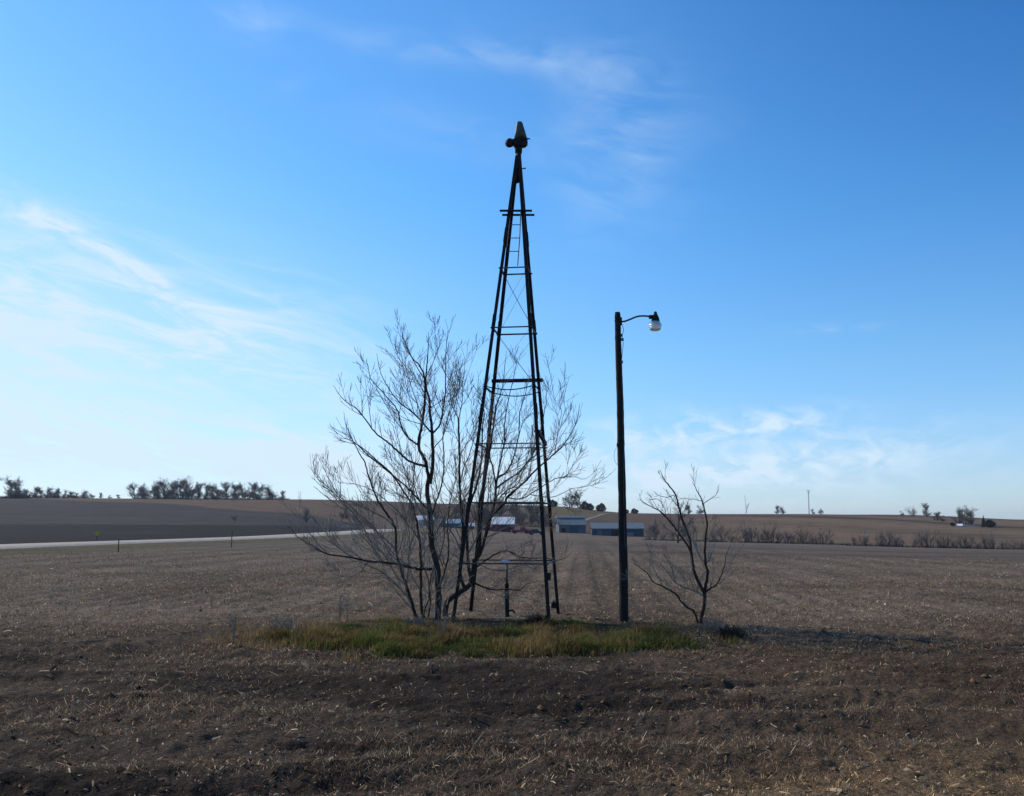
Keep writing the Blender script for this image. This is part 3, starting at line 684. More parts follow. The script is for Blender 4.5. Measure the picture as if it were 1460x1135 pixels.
px_tree('bare_tree', LA, 20.45, np.random.default_rng(5), tag_kw=('leafless dark multi stemmed tree left of the rusty tower, its long low limb reaching left', 'tree'),
        pale=[([(617, 806), (622, 815), (624, 832)], .014, -.12), ([(600, 773), (608, 781), (614, 788)], .012, -.15), ([(583, 793), (590, 800), (597, 806)], .010, -.3), ([(570, 808), (575, 816), (588, 821)], .006, -.4),
              ([(503, 768), (512, 778), (520, 792)], .010, -.8), ([(508, 716), (512, 724), (516, 735)], .007, -.7), ([(556, 738), (562, 748), (572, 752)], .007, -.2), ([(534, 842), (541, 852), (548, 862)], .006, -.3), ([(640, 700), (646, 712), (650, 726)], .008, .1), ([(581, 768), (586, 782), (584, 796)], .006, -.2), ([(545, 812), (552, 822), (556, 836)], .006, -.3), ([(498, 750), (505, 762), (514, 770)], .008, -.7), ([(604, 838), (607, 852), (605, 868)], .008, -.1)])
LB = [
 dict(p=[(634, 889), (636, 862), (644, 852), (658, 843), (670, 832), (675, 812), (676, 797)], r0=.085, r1=.06, tw=.6),              #0 leaning trunk
 dict(p=[(662, 838), (656, 818), (658, 788), (660, 752), (657, 720), (655, 685), (655, 650), (654, 608), (654, 595)], r0=.045, r1=.016, on=0, drift=-.3, tw=1.8, t0=.35), #1
 dict(p=[(654, 597), (644, 574), (640, 545), (639, 520)], r0=.013, r1=.003, on=1, drift=-.2, tw=2.4),
 dict(p=[(654, 597), (659, 575), (659, 550), (662, 530), (662, 508)], r0=.014, r1=.003, on=1, drift=.2, tw=2.4),
 dict(p=[(672, 830), (667, 800), (666, 752), (669, 722), (680, 690), (685, 665), (687, 640), (688, 609), (690, 585), (684, 555)], r0=.050, r1=.006, on=0, drift=.5, tw=1.8, t0=.4), #4
 dict(p=[(676, 808), (683, 780), (684, 750), (683, 720), (690, 690), (697, 650), (703, 610), (707, 580), (716, 552), (722, 500)], r0=.048, r1=.004, on=0, drift=.2, tw=2.2, t0=.4), #5
 dict(p=[(676, 800), (685, 788), (694, 758), (705, 717), (707, 691)], r0=.055, r1=.034, on=0, drift=.3, tw=1.2),   #6
 dict(p=[(707, 693), (702, 664), (698, 649), (697, 620), (694, 590)], r0=.024, r1=.004, on=6, drift=-.3, tw=2.6),
 dict(p=[(707, 692), (711, 680), (721, 674), (731, 656), (740, 618), (741, 588), (750, 560), (752, 535)], r0=.026, r1=.004, on=6, drift=.3, tw=2.8),
 dict(p=[(708, 696), (725, 683), (740, 674), (754, 656), (764, 639), (772, 610), (779, 570), (778, 550)], r0=.024, r1=.004, on=6, drift=.6, tw=2.6),
 dict(p=[(707, 690), (713, 660), (719, 630), (720, 600), (725, 570), (733, 535), (738, 510)], r0=.022, r1=.004, on=6, drift=.0, tw=2.8),
 dict(p=[(692, 765), (696, 743), (719, 718), (725, 707), (748, 687), (766, 668), (787, 650), (806, 631), (820, 606), (827, 575)], r0=.036, r1=.004, on=6, drift=.7, tw=2.1), #11
 dict(p=[(791, 646), (797, 608), (800, 588), (799, 570), (806, 548)], r0=.012, r1=.003, on=11, drift=.2, tw=2.4),
 dict(p=[(725, 710), (744, 711), (768, 697), (791, 683), (806, 680), (816, 665), (831, 641)], r0=.018, r1=.003, on=11, drift=-.6, tw=2.1), #13
 dict(p=[(806, 680), (820, 680), (833, 683), (845, 676)], r0=.009, r1=.003, on=13, drift=-.1, tw=2),
 dict(p=[(756, 705), (787, 709), (814, 697), (837, 693), (850, 676)], r0=.011, r1=.003, on=13, drift=.2, tw=2.2),
 dict(p=[(672, 829), (687, 836), (704, 841), (720, 840), (741, 841), (753, 832), (776, 828)], r0=.026, r1=.004, on=0, drift=-.3, tw=1.6), #16
 dict(p=[(741, 841), (746, 846), (752, 853)], r0=.010, r1=.003, on=16, tw=1),
 dict(p=[(680, 808), (694, 798), (716, 786), (731, 788), (745, 795), (776, 796), (800, 798), (818, 786)], r0=.022, r1=.003, on=0, drift=.5, tw=2.0),
 dict(p=[(668, 740), (655, 718), (640, 700), (628, 680), (620, 655)], r0=.016, r1=.003, on=4, drift=.5, tw=2.4),
 dict(p=[(684, 745), (700, 735), (722, 728), (742, 722), (760, 727), (778, 720)], r0=.014, r1=.003, on=5, drift=-.6, tw=2.0),
 dict(p=[(656, 690), (662, 665), (672, 640), (676, 615), (672, 585), (674, 555)], r0=.018, r1=.003, on=1, drift=.4, tw=2.6),
 dict(p=[(684, 770), (705, 762), (722, 752), (745, 748), (765, 742), (790, 745), (815, 738)], r0=.015, r1=.003, on=5, drift=.3, tw=2.0),
]
LB += [
 dict(p=[(658, 788), (648, 765), (636, 748), (626, 725), (616, 705)], r0=.018, r1=.003, on=1, drift=-.4, tw=2.4),
 dict(p=[(667, 790), (678, 770), (690, 748), (700, 735), (722, 705), (735, 690), (752, 672)], r0=.020, r1=.003, on=4, drift=-.5, tw=2.4),
 dict(p=[(676, 800), (700, 812), (722, 812), (745, 806), (762, 812)], r0=.014, r1=.003, on=0, drift=-.5, tw=2.0),
 dict(p=[(705, 717), (722, 700), (738, 690), (748, 665), (756, 635), (760, 605)], r0=.018, r1=.003, on=6, drift=-.5, tw=2.6),
 dict(p=[(656, 720), (668, 700), (680, 672), (692, 640), (698, 600), (700, 570)], r0=.018, r1=.003, on=1, drift=.3, tw=2.6),
 dict(p=[(675, 815), (660, 800), (645, 790), (630, 772), (618, 765)], r0=.014, r1=.003, on=0, drift=-.5, tw=2.2),
]
px_tree('bare_tree', LB, 20.9, np.random.default_rng(8), tag_kw=('leafless tree whose thick leaning trunk grows in among the tower legs', 'tree'),
        pale=[([(654, 733), (660, 742), (664, 750)], .010, -.5), ([(672, 772), (674, 780), (676, 790)], .014, -.35), ([(640, 830), (650, 823), (662, 826), (676, 820)], .009, -.45), ([(666, 826), (672, 834), (676, 842)], .008, -.4), ([(637, 862), (640, 850), (643, 838)], .010, -.15),
              ([(704, 735), (712, 728), (722, 722)], .008, -.2), ([(755, 728), (760, 738), (766, 750)], .012, .2)])
LC = [
 dict(p=[(999, 900), (1000, 881), (1004, 862), (1005, 843)], r0=.058, r1=.046, tw=.5),
 dict(p=[(1004, 845), (992, 822), (988, 805), (986, 790), (983, 767), (971, 736), (964, 708), (957, 696), (946, 682), (941, 670)], r0=.040, r1=.004, on=0, drift=.3, tw=1.5, tl=.7),
 dict(p=[(985, 786), (975, 770), (964, 755), (949, 736), (938, 727), (930, 723), (915, 714), (911, 703)], r0=.024, r1=.003, on=1, drift=-.5, tw=1.7, tl=.7),
 dict(p=[(1005, 843), (1009, 817), (1006, 803), (1005, 774), (1008, 746), (1002, 717), (995, 702), (987, 687)], r0=.034, r1=.004, on=0, drift=-.4, tw=1.6, tl=.7),
 dict(p=[(1003, 718), (1010, 713), (1017, 709), (1024, 700), (1025, 690)], r0=.010, r1=.003, on=3, tw=1.2, tl=.5),
 dict(p=[(1001, 715), (990, 712), (973, 711), (966, 714)], r0=.009, r1=.003, on=3, tw=1.2, tl=.5),
 dict(p=[(961, 706), (950, 709), (938, 706), (931, 700)], r0=.009, r1=.003, on=1, tw=1.2, tl=.5),
 dict(p=[(1006, 844), (1013, 839), (1021, 834), (1028, 822), (1033, 805), (1036, 790), (1043, 775)], r0=.026, r1=.003, on=0, drift=.5, tw=1.8, tl=.75),
 dict(p=[(999, 880), (990, 873), (980, 866), (970, 856), (964, 847), (945, 836), (932, 830), (923, 818), (911, 808), (903, 803)], r0=.030, r1=.003, on=0, drift=-.4, tw=1.8, tl=.75),
 dict(p=[(1004, 850), (995, 845), (983, 840), (964, 831), (952, 817), (942, 803), (935, 793), (926, 785)], r0=.020, r1=.003, on=0, drift=.5, tw=2.0, tl=.75),
 dict(p=[(1006, 806), (1012, 796), (1018, 780), (1019, 760), (1014, 742)], r0=.015, r1=.003, on=3, drift=.3, tw=1.8, tl=.7),
 dict(p=[(1021, 834), (1030, 828), (1040, 808), (1044, 786), (1052, 760), (1062, 736), (1067, 718)], r0=.014, r1=.003, on=7, drift=.4, tw=1.4, tl=.6),
 dict(p=[(995, 846), (994, 838), (996, 830), (1003, 815), (1004, 800)], r0=.012, r1=.003, on=9, drift=.2, tw=1.4, tl=.6),
]
LC += [dict(p=[(945, 836), (938, 822), (930, 806), (927, 788), (920, 772)], r0=.012, r1=.003, on=8, drift=.3, tw=1.8, tl=.6), dict(p=[(964, 831), (958, 810), (948, 792), (944, 775)], r0=.011, r1=.003, on=9, drift=-.2, tw=1.8, tl=.6), dict(p=[(983, 841), (975, 825), (966, 812), (955, 800)], r0=.010, r1=.003, on=9, drift=.3, tw=1.8, tl=.6), dict(p=[(932, 830), (920, 826), (909, 829), (900, 822)], r0=.009, r1=.003, on=8, drift=.1, tw=1.8, tl=.6), dict(p=[(950, 737), (946, 722), (938, 712), (925, 712)], r0=.010, r1=.003, on=2, drift=.1, tw=1.6, tl=.5)]
px_tree('bare_tree', LC, 19.7, np.random.default_rng(21), extra=1.4, tag_kw=('small leafless sapling with spreading limbs to the right of the lamp pole', 'tree'),
        pale=[([(991, 771), (993, 783), (999, 795), (1006, 803)], .013, -.08), ([(973, 820), (978, 826), (990, 828)], .006, -.1), ([(962, 846), (966, 850), (972, 858)], .007, -.1)], twigL=.75)

# ------------------------------------------------------------------ windmill tower
TY = 21.2; TX = -.083 * 21.2 / 20
tower = empty('windmill_tower', (TX, TY, gz(TX, TY)))
tw0 = np.array(tower.location)
RB = 1.41; ph = rad(37)
corner = {'A': np.array([-math.cos(ph), -math.sin(ph)]), 'D': np.array([math.cos(ph), math.sin(ph)]), 'B': np.array([-math.sin(ph), math.cos(ph)]), 'C': np.array([math.sin(ph), -math.cos(ph)])}
apex = at(738.6, 238, TY)
def legpt(k, z):
    b = np.array([TX + corner[k][0] * RB, TY + corner[k][1] * RB, .02]); t = np.array([apex[0] + corner[k][0] * .115, apex[1] + corner[k][1] * .115, apex[2]])
    f = (z - b[2]) / (t[2] - b[2]); return b + (t - b) * f
for k in 'ABCD':
    g = gz(*legpt(k, 0)[:2]); mb = MB()
    mb.angle_iron(legpt(k, g - .15) - tw0, legpt(k, apex[2] + .25) - tw0, (-corner[k][0], -corner[k][1], 0), .070, .011)
    for q in range(1, 5):      # splice plates
        z = q * 1.95 + .2; mb.angle_iron(legpt(k, z) - tw0 + np.array([corner[k][0], corner[k][1], 0]) * .013, legpt(k, z + .32) - tw0 + np.array([corner[k][0], corner[k][1], 0]) * .013, (-corner[k][0], -corner[k][1], 0), .076, .010)
    mb.build('leg', M['iron'], tower)
levels = [at(741, y, 20.75)[2] for y in (382, 465.5, 632, 716, 803)]
levels = [at(741, 382, 21.0)[2], at(741, 465.5, 20.8)[2], at(741, 550, 20.7)[2], at(741, 632, 20.6)[2], at(741, 716, 20.5)[2], at(741, 803, 20.4)[2]]
pairs = (('A', 'C'), ('C', 'D'), ('D', 'B'), ('B', 'A'))
for q, z in enumerate(levels):
    for a, b in pairs:
        if q == 5 and (a, b) in (('B', 'A'),): continue
        mb = MB(); pa, pb = legpt(a, z), legpt(b, z); t = unit(pb - pa)
        if q == 2 and (a, b) in (('A', 'C'), ('D', 'B')):      # these two sag
            P = np.array([pa + (pb - pa) * u + np.array([0, 0, -.09 * math.sin(math.pi * u)]) for u in np.linspace(0, 1, 9)]); mb.tube(P - tw0, .013, 5)
        else:
            mb.angle_iron(pa - t * .03 - tw0, pb + t * .03 - tw0, (-(pa + pb)[0] / 2 + TX, -(pa + pb)[1] / 2 + TY, -.4), .030 if q < 3 else .022, .005)
        mb.build('girt', M['iron'] if q == 2 else M['iron_grey'], tower)
# heavy cross bar on the far side and its bracket
zb = at(735, 543, 21.75)[2]; pa, pb = legpt('B', zb), legpt('D', zb); t = unit(pb - pa)
MB().bar(pa - t * .03 - tw0, pb + t * .06 - tw0, .07, .075).build('crossbar', M['iron'], tower)
c1, d1 = legpt('C', at(766, 616, 20.6)[2]), legpt('D', at(777, 632, 21.7)[2])
MB().bar(c1 - tw0, d1 + (d1 - c1) * .06 - tw0, .05, .085).build('bracket', M['iron'], tower)
# conduit strapped to the right rear leg, below the bracket
pz = np.array([legpt('D', z) + np.array([-.045, -.05, 0]) for z in np.linspace(gz(*legpt('D', 0)[:2]) - .05, d1[2], 10)])
MB().tube(pz - tw0, .026, 8).build('conduit', M['iron'], tower, True)
p = at(789.5, 863, 22.0); MB().box(p - tw0, (.11, .10, .12)).box(p - tw0 + np.array([0, 0, .075]), (.05, .05, .03)).build('switch_box', M['iron'], tower)
p = legpt('C', at(780, 822, 20.2)[2]); MB().box(p - tw0, (.12, .10, .15)).build('clamp', M['iron'], tower)
# wire bracing
for q in range(0, 3):
    z1, z2 = levels[q], levels[q + 1]
    for a, b in pairs[:1] + pairs[2:3]:
        for u, v in ((a, b), (b, a)):
            mb = MB(); s_, e_ = legpt(u, z1), legpt(v, z2); P = np.array([s_ + (e_ - s_) * f + np.array([0, 0, -.03 * math.sin(math.pi * f)]) for f in np.linspace(0, 1, 5)])
            mb.tube(P - tw0, .0035, 4).build('brace_wire', M['iron_grey'], tower)
# ladder between platform and first girts
zt, zl = at(741, 302, 21.2)[2], at(738, 379, 21.2)[2]
lad = MB(); P0 = at(742.5, 302, 21.1); P1 = at(738, 379, 21.1); lad.tube(np.array([P0, (P0 + P1) / 2 + np.array([.01, 0, 0]), P1]) - tw0, .011, 6)
Q0 = at(728.5, 302, 21.1); Q1 = at(723, 352, 21.1); lad.tube(np.array([Q0, Q1]) - tw0, .008, 6)
lo = lad.build('ladder', M['iron_grey'], tower)
for y in (320.5, 339.5, 358.5):
    f = (y - 302) / 77; r_ = P0 + (P1 - P0) * f; l_ = at(728.5 - (y - 302) * .11, y, 21.1)
    MB().tube(np.array([l_, r_]) - tw0, .009, 6).build('rung', M['iron_grey'], lo)
# platform boards
for (xa, xb, y, Y_) in ((712.5, 758.5, 300.5, 20.95), (716, 762, 306.5, 21.5)):
    a_, b_ = at(xa, y, Y_), at(xb, y, Y_); b_[2] = a_[2]
    MB().box((a_ + b_) / 2 - tw0, (np.linalg.norm(b_ - a_), .07, .03)).build('platform_board', M['wood_pole'], tower)
for X_ in (-.13, .13):
    z = at(738, 303, 21.2)[2]; MB().box(np.array([apex[0] + X_, 21.2, z - .045]) - tw0, (.035, .62, .03)).build('platform_bearer', M['iron'], tower)
# mast pipe and cap plates
top = at(740, 205, TY)
MB().tube(np.array([apex + np.array([0, 0, -.35]), apex, top]) - tw0, np.array([.05, .06, .06]), 10).build('mast', M['iron'], tower, True)
mc = at(739.3, 213, TY); MB().lathe([(.035, -.10), (.075, -.09), (.082, 0.0), (.070, .08), (.04, .1)], 14, mc - tw0).build('collar', M['iron'], tower, True)
MB().box(apex - tw0 + np.array([0, 0, .06]), (.15, .15, .26), top=.7).build('cap_plate', M['iron'], tower)
a_ = at(744, 240.5, TY); b_ = at(749.5, 240, TY); MB().tube(np.array([a_, (a_ + b_) / 2, b_]) - tw0, np.array([.01, .012, .02]), 6).build('hook', M['iron_grey'], tower)
a_ = at(737, 258, TY); MB().box(a_ - tw0, (.05, .05, .10)).build('pulley', M['iron'], tower)
# gear case, its tapering hood and the stripped wheel hub
gc = at(741.5, 203.5, TY)
mb = MB(); V = []
prof = [(-.145, -.10), (-.20, -.02), (-.16, .07), (.13, .08), (.175, .04), (.20, -.02), (.15, -.08), (.04, -.11)]
half = [.10, .12, .12, .12]
Vf = [(x_, -.11, z_) for x_, z_ in prof] + [(x_, .11, z_) for x_, z_ in prof]; m_ = len(prof)
mb.add(np.array(Vf) * np.array([.85, 1, .85]) + (gc - tw0), [tuple(range(m_)), tuple(range(2 * m_ - 1, m_ - 1, -1))] + [(i, m_ + i, m_ + (i + 1) % m_, (i + 1) % m_) for i in range(m_)])
mb.build('gear_case', M['iron'], tower)
hb = at(742, 197.5, TY); hh = .385
lv = [(-.135, .150, 0, .11), (-.125, .120, .10, .105), (-.105, .085, .22, .09), (-.088, .055, .33, .07), (-.07, .030, .375, .05), (-.05, .015, .388, .03)]
V = []; nn = 4
for (xl, xr, z_, dy) in lv:
    cxm, hx = (xl + xr) / 2, (xr - xl) / 2
    for k in range(16):
        a = 2 * math.pi * k / 16; ca_, sa_ = math.cos(a), math.sin(a); e = .55
        V.append([cxm + hx * abs(ca_) ** e * np.sign(ca_), dy * abs(sa_) ** e * np.sign(sa_), z_])
Fs = [(i * 16 + k, i * 16 + (k + 1) % 16, (i + 1) * 16 + (k + 1) % 16, (i + 1) * 16 + k) for i in range(len(lv) - 1) for k in range(16)] + [tuple(range(15, -1, -1)), tuple((len(lv) - 1) * 16 + k for k in range(16))]
MB().add(np.array(V) + hb - tw0, Fs).build('hood', M['hood'], tower, True)
hc = at(726.8, 203.8, TY - .05); MX90 = [[0, .35, 1], [.0, .94, -.3], [-1, 0, 0]]
Rm = np.array(Matrix.Rotation(rad(90), 3, 'Y') ) ; Rm = np.array(Matrix.Rotation(rad(-55), 3, 'Z')) @ Rm
MB().lathe([(.03, -.07), (.085, -.065), (.098, -.03), (.10, .03), (.08, .065), (.03, .075)], 18, hc - tw0, Rm).build('wheel_hub', M['iron'], tower, True)
a_ = at(729, 200.5, TY - .03); b_ = at(738, 199.5, TY); MB().tube(np.array([a_, b_]) - tw0, .035, 8).build('shaft', M['iron'], tower, True)
a_ = at(748, 201, TY); b_ = at(753, 197.5, TY); c_ = at(756.2, 198.5, TY)
MB().tube(np.array([a_, b_, c_]) - tw0, np.array([.03, .018, .010]), 6).build('tail_stub', M['iron_grey'], tower)
tag(tower, 'tall rusty four legged windmill tower that has lost its wheel', 'windmill tower')

# ------------------------------------------------------------------ well pump inside the tower
pp = at(722.5, 887, 21.1); pg = gz(pp[0], pp[1]); pump = empty('well_pump', (pp[0], pp[1], pg))
zt_ = at(722.5, 833, 21.1)[2] - pg; zt2 = at(722.5, 803, 21.1)[2] - pg
MB().lathe([(.10, -.06), (.10, .02), (.055, .05), (.05, zt_ * .5), (.046, zt_), (.05, zt_ + .01), (.03, zt_ + .03)], 14).build('pump_body', M['iron'], pump, True)
MB().lathe([(.024, zt_), (.022, zt2)], 10).build('pump_rod', M['iron_grey'], pump, True)
MB().lathe([(.056, zt_ * .62), (.06, zt_ * .64), (.06, zt_ * .69), (.054, zt_ * .7)], 14).build('band', M['iron_grey'], pump, True)
MB().box((-.04, 0, zt2 + .03), (.20, .09, .03)).box((-.04, 0, zt2 + .055), (.12, .06, .02)).build('cap', M['white_wall'], pump)
MB().tube(np.array([(0.03, 0, zt_ * .22), (.12, -.02, zt_ * .25), (.17, -.03, zt_ * .16)]), .02, 8).build('spout', M['iron'], pump, True)
tag(pump, 'dark iron hand pump post with a pale cap, standing inside the tower', 'well pump')
bp_ = at(722, 889, 20.8)
wc = empty('well_cover', (bp_[0], bp_[1], gz(bp_[0], bp_[1]) + .0), rad(4))
for q in range(2):
    MB().box((random.uniform(-.06, .06), -.3 + q * .19, .03 + random.uniform(-.008, .012)), (.95 + random.uniform(-.1, .1), .16, .03)).build('board', M['wood_grey'], wc)
tag(wc, 'low weathered boards covering the well at the foot of the pump', 'well cover')
# dead weed clumps
def weed_clump(px, py, hgt, wid, nst, label, col=M['bark'], seed=1):
    p = hit(px, py, use=ground_z); rng = np.random.default_rng(seed); root_mb = MB()
    for _ in range(nst):
        a = rng.uniform(0, 6.28); r = wid * rng.uniform(0, .5); q = np.array([math.cos(a) * r, math.sin(a) * r, -.03])
        d = unit(np.array([math.cos(a) * rng.uniform(0, .7), math.sin(a) * rng.uniform(0, .7), 1]))
        grow(root_mb, q, d, hgt * rng.uniform(.6, 1.15), .006, 1, rng, .1, (3, 6), .3, rmin=.003)
    o = root_mb.build('weed_clump', col); o.location = p; o.location.z = gz(p[0], p[1])
    tag(o, label, 'weeds', 'dead weed clumps at the edge of the grass'); return o
weed_clump(1043, 912, .24, .36, 120, 'dense dark dead weed clump right of the sapling, largest of the clumps', seed=3)
weed_clump(1018, 903, .30, .35, 50, 'thin brown dead weed clump just right of the sapling trunk', M['twig'], 4)
weed_clump(768, 891, .24, .34, 90, 'short dark dead weed clump beside the front tower leg', seed=5)
weed_clump(590, 893, .22, .4, 45, 'grey dead weed clump under the leftmost stem of the bare tree', M['twig'], 6)
weed_clump(405, 902, .34, .5, 40, 'sparse tawny dead weed clump at the left end of the grass', M['twig'], 7)
# bare stalks standing in front of the trees
def stalks(px, py, hs, label, seed):
    p = hit(px, py, use=ground_z); rng = np.random.default_rng(seed); mb = MB()
    for hh_ in hs:
        q = np.array([rng.normal(0, .05), rng.normal(0, .05), -.03]); grow(mb, q, unit(np.array([rng.normal(0, .06), 0, 1])), hh_, .009, 2, rng, .2, (3, 5), .06, rmin=.003)
    o = mb.build('dead_stalk', M['twig']); o.location = p; o.location.z = gz(p[0], p[1]); tag(o, label, 'dead stalk', 'dead stalks in front of the trees')
stalks(628, 918, [.9, .7], 'tall dead stalk in the grass before the leaning trunk', 2)
stalks(621, 912, [.5], 'short dead stalk in the grass before the leaning trunk', 3)
stalks(336, 908, [.5, .42], 'dead stalk at the far left end of the grass', 4)
stalks(487, 885, [.5, .6, .4], 'dead stalk behind the green grass under the low limb', 5)

# ------------------------------------------------------------------ lamp pole
PY_ = 20.0
pb = at(889, 889, PY_); pg = gz(pb[0], pb[1]); lamp = empty('yard_lamp', (pb[0], pb[1], pg)); l0 = np.array(lamp.location)
ppx = [(889.2, 893), (889, 860), (889, 800), (887.5, 740), (886, 680), (884.8, 620), (883, 560), (882, 500), (880.6, 460), (880, 448), (880, 443), (880, 441)]
W = np.array([at(x_, y_, PY_) for x_, y_ in ppx]); R = np.array([.094, .092, .088, .083, .079, .074, .070, .066, .064, .060, .045, .01])
Wd = densify(np.concatenate([W, R[:, None]], 1), .09); rr = Wd[:, 3] + RNG.normal(0, .0018, len(Wd)); Wd[:, :2] += fbm(Wd[:, 2:3] * 1.1, Wd[:, 2:3] * 0 + np.array([[0., 5.]]), 4, 2) * .012
MB().tube(Wd[:, :3] - l0, rr, 14).build('pole', M['wood_pole'], lamp, True)
arm = catmull(np.array([at(x_, y_, PY_ + dy) for x_, y_, dy in ((881, 457.5, -.06), (889, 458.5, -.08), (898, 455.5, -.1), (908, 451.5, -.12), (918, 450.5, -.13), (928, 451.5, -.14), (932, 452.5, -.14))]), 5)
MB().tube(arm - l0, .019, 8).build('arm', M['iron'], lamp, True)
a_ = at(876, 457.5, PY_); b_ = at(888, 458, PY_ - .07); MB().box(at(884, 458, PY_ - .07) - l0, (.08, .03, .16)).tube(np.array([a_, at(878, 457.5, PY_)]) - l0, .014, 6).build('arm_bracket', M['iron'], lamp)
hp = at(934.5, 452, PY_ - .14)
MB().lathe([(.07, -.10), (.085, -.085), (.075, -.02), (.055, .02), (.05, .05), (.035, .055), (.033, .10), (.012, .115)], 18, hp - l0).box(hp - l0 + np.array([-.085, 0, .0]), (.09, .08, .07)).build('lamp_housing', M['iron'], lamp, True)
gb = at(934, 463, PY_ - .14)
MB().lathe([(.075, .075), (.112, .045), (.132, .0), (.128, -.035), (.118, -.06), (.122, -.075), (.10, -.11), (.06, -.125), (.02, -.128)], 22, gb - l0).build('lamp_glass', M['glass'], lamp, True)
for dx, dy_ in ((886, 478), (887.5, 484), (886.5, 516)):
    c_ = at(dx, dy_, PY_ - .05); mb = MB(); mb.lathe([(.012, -.03), (.03, -.025), (.022, 0), (.03, .02), (.012, .03)], 10, c_ - l0)
    mb.build('insulator', M['iron_grey'], lamp, True)
wr = catmull(np.array([at(x_, y_, PY_ - .07) for x_, y_ in ((886, 460), (889, 470), (887, 480), (888.5, 490), (886, 520), (887, 560), (888, 600), (889.2, 660), (889.5, 720), (891.5, 800), (891.5, 880))]), 4)
MB().tube(wr - l0, .006, 5).build('cable', M['iron_grey'], lamp)
c_ = at(881.0, 634.5, PY_ - .04); MB().box(c_ - l0, (.05, .05, .06)).build('cleat', M['iron'], lamp)
lp = catmull(np.array([at(x_, y_, PY_ - .03) for x_, y_ in ((881, 636), (877, 642), (875.5, 651), (878, 660), (882.5, 664))]), 4); MB().tube(lp - l0, .004, 4).build('wire_loop', M['iron_grey'], lamp)
tag(lamp, 'dark wooden yard light pole with a curved arm and round glass bowl', 'lamp post')

# ------------------------------------------------------------------ far vegetation prototypes
def far_tree_proto(seed, H=9.0, spread=.5, name='bare_tree', twig='far_twig', levels=2, fork=(7, 11), r0=.24, tl=.40, low=.14):
    rng = np.random.default_rng(seed); tr = MB(); cr = MB(); root = empty(name)
    top = np.array([rng.normal(0, .05) * H, rng.normal(0, .05) * H, H * .72])
    P = catmull(np.array([[0, 0, -.8], [0, 0, H * low * .5], top * .5, top]), 3); tr.tube(P, np.linspace(r0, r0 * .3, len(P)), 6)
    def br(p, d, L, r, lv):
        n = 4; Q = [p]; dd = d
        for _ in range(n):
            dd = unit(dd + rng.normal(0, .14, 3) + np.array([0, 0, .10])); Q.append(Q[-1] + dd * L / n)
        Q = np.array(Q); (tr if lv == levels else cr).tube(Q, np.linspace(r, max(r * .4, .028), n + 1), 3 if lv < levels else 4, cap=False)
        if lv == 0: return
        for _ in range(rng.integers(*fork)):
            t = rng.uniform(.2, 1); i = min(int(t * n), n); ax = unit(np.cross(dd, rng.normal(0, 1, 3))); a = rng.uniform(.35, .85)
            br(Q[i], unit(dd * math.cos(a) + ax * math.sin(a)), L * rng.uniform(.45, .72), max(r * .5, .034), lv - 1)
    for k in range(rng.integers(11, 15)):
        t = rng.uniform(low, 1); q = P[int(t * (len(P) - 1))]; a = rng.uniform(0, 6.28); e = spread * (1.25 - t * .8)
        br(q, unit(np.array([math.cos(a) * e, math.sin(a) * e, .8])), H * tl * rng.uniform(.8, 1.2), r0 * .4, levels)
    tr.build('trunk', M['far_trunk'], root); cr.build('crown', M[twig], root); return root
def far_shrub_proto(seed, H=3.0, name='bare_shrub', twig='far_twig', nst=11, levels=2):
    rng = np.random.default_rng(seed); st = MB(); cr = MB(); root = empty(name)
    def br(p, d, L, r, lv, mb):
        n = 4; Q = [p]; dd = d
        for _ in range(n): dd = unit(dd + rng.normal(0, .16, 3) + np.array([0, 0, .08])); Q.append(Q[-1] + dd * L / n)
        Q = np.array(Q); mb.tube(Q, np.linspace(r, max(r * .45, .014), n + 1), 3, cap=False)
        if lv == 0: return
        for _ in range(rng.integers(4, 7)):
            i = rng.integers(1, n + 1); ax = unit(np.cross(dd, rng.normal(0, 1, 3))); a = rng.uniform(.3, .8)
            br(Q[i], unit(dd * math.cos(a) + ax * math.sin(a)), L * rng.uniform(.4, .65), r * .55, lv - 1, cr)
    for _ in range(nst):
        a = rng.uniform(0, 6.28); e = rng.uniform(.1, .75); q = np.array([math.cos(a) * .35 * e, math.sin(a) * .35 * e, -.3])
        br(q, unit(np.array([math.cos(a) * e, math.sin(a) * e, 1])), H * .62 * rng.uniform(.7, 1.1), .035, levels, st)
    st.build('stem', M['far_trunk'], root); cr.build('crown', M[twig], root); return root
def evergreen_proto(seed, H=7.0, Wd_=2.2, name='evergreen_tree', conic=True):
    rng = np.random.default_rng(seed); root = empty(name); tr = MB(); tr.tube(np.array([[0, 0, -.6], [0, 0, H * .9]]), np.array([.16, .04]), 6); tr.build('trunk', M['far_trunk'], root)
    n = 2600; u = rng.random(n); z = H * (.06 + .94 * u); rad_ = Wd_ * ((1 - u) ** .8 if conic else np.sqrt(np.maximum(1 - (2 * u - .9) ** 2, .05))) * rng.uniform(.0, 1.1, n) ** .6
    a = rng.uniform(0, 6.28, n); rad_ = rad_ * (.75 + .5 * vnoise(a * 1.3 + seed, z * .9, seed)) + (0 if conic else .15); z = z * (.8 + .4 * vnoise(a * 1.1, rad_, seed + 1)); P = np.stack([rad_ * np.cos(a), rad_ * np.sin(a), z + rng.normal(0, .1, n)], 1)
    t = np.stack([np.cos(a), np.sin(a), rng.uniform(-.3, .5, n)], 1) * rng.uniform(.2, .5, (n, 1)); s = rng.normal(0, 1, (n, 3)); s = np.cross(s, t); s /= np.linalg.norm(s, axis=1, keepdims=True); s *= .14
    V = np.stack([P - t * .5 - s, P - t * .5 + s, P + t], 1).reshape(-1, 3); o = fastmesh('crown', V, np.arange(3 * n).reshape(-1, 3), M['evergreen']); o.parent = root
    return root
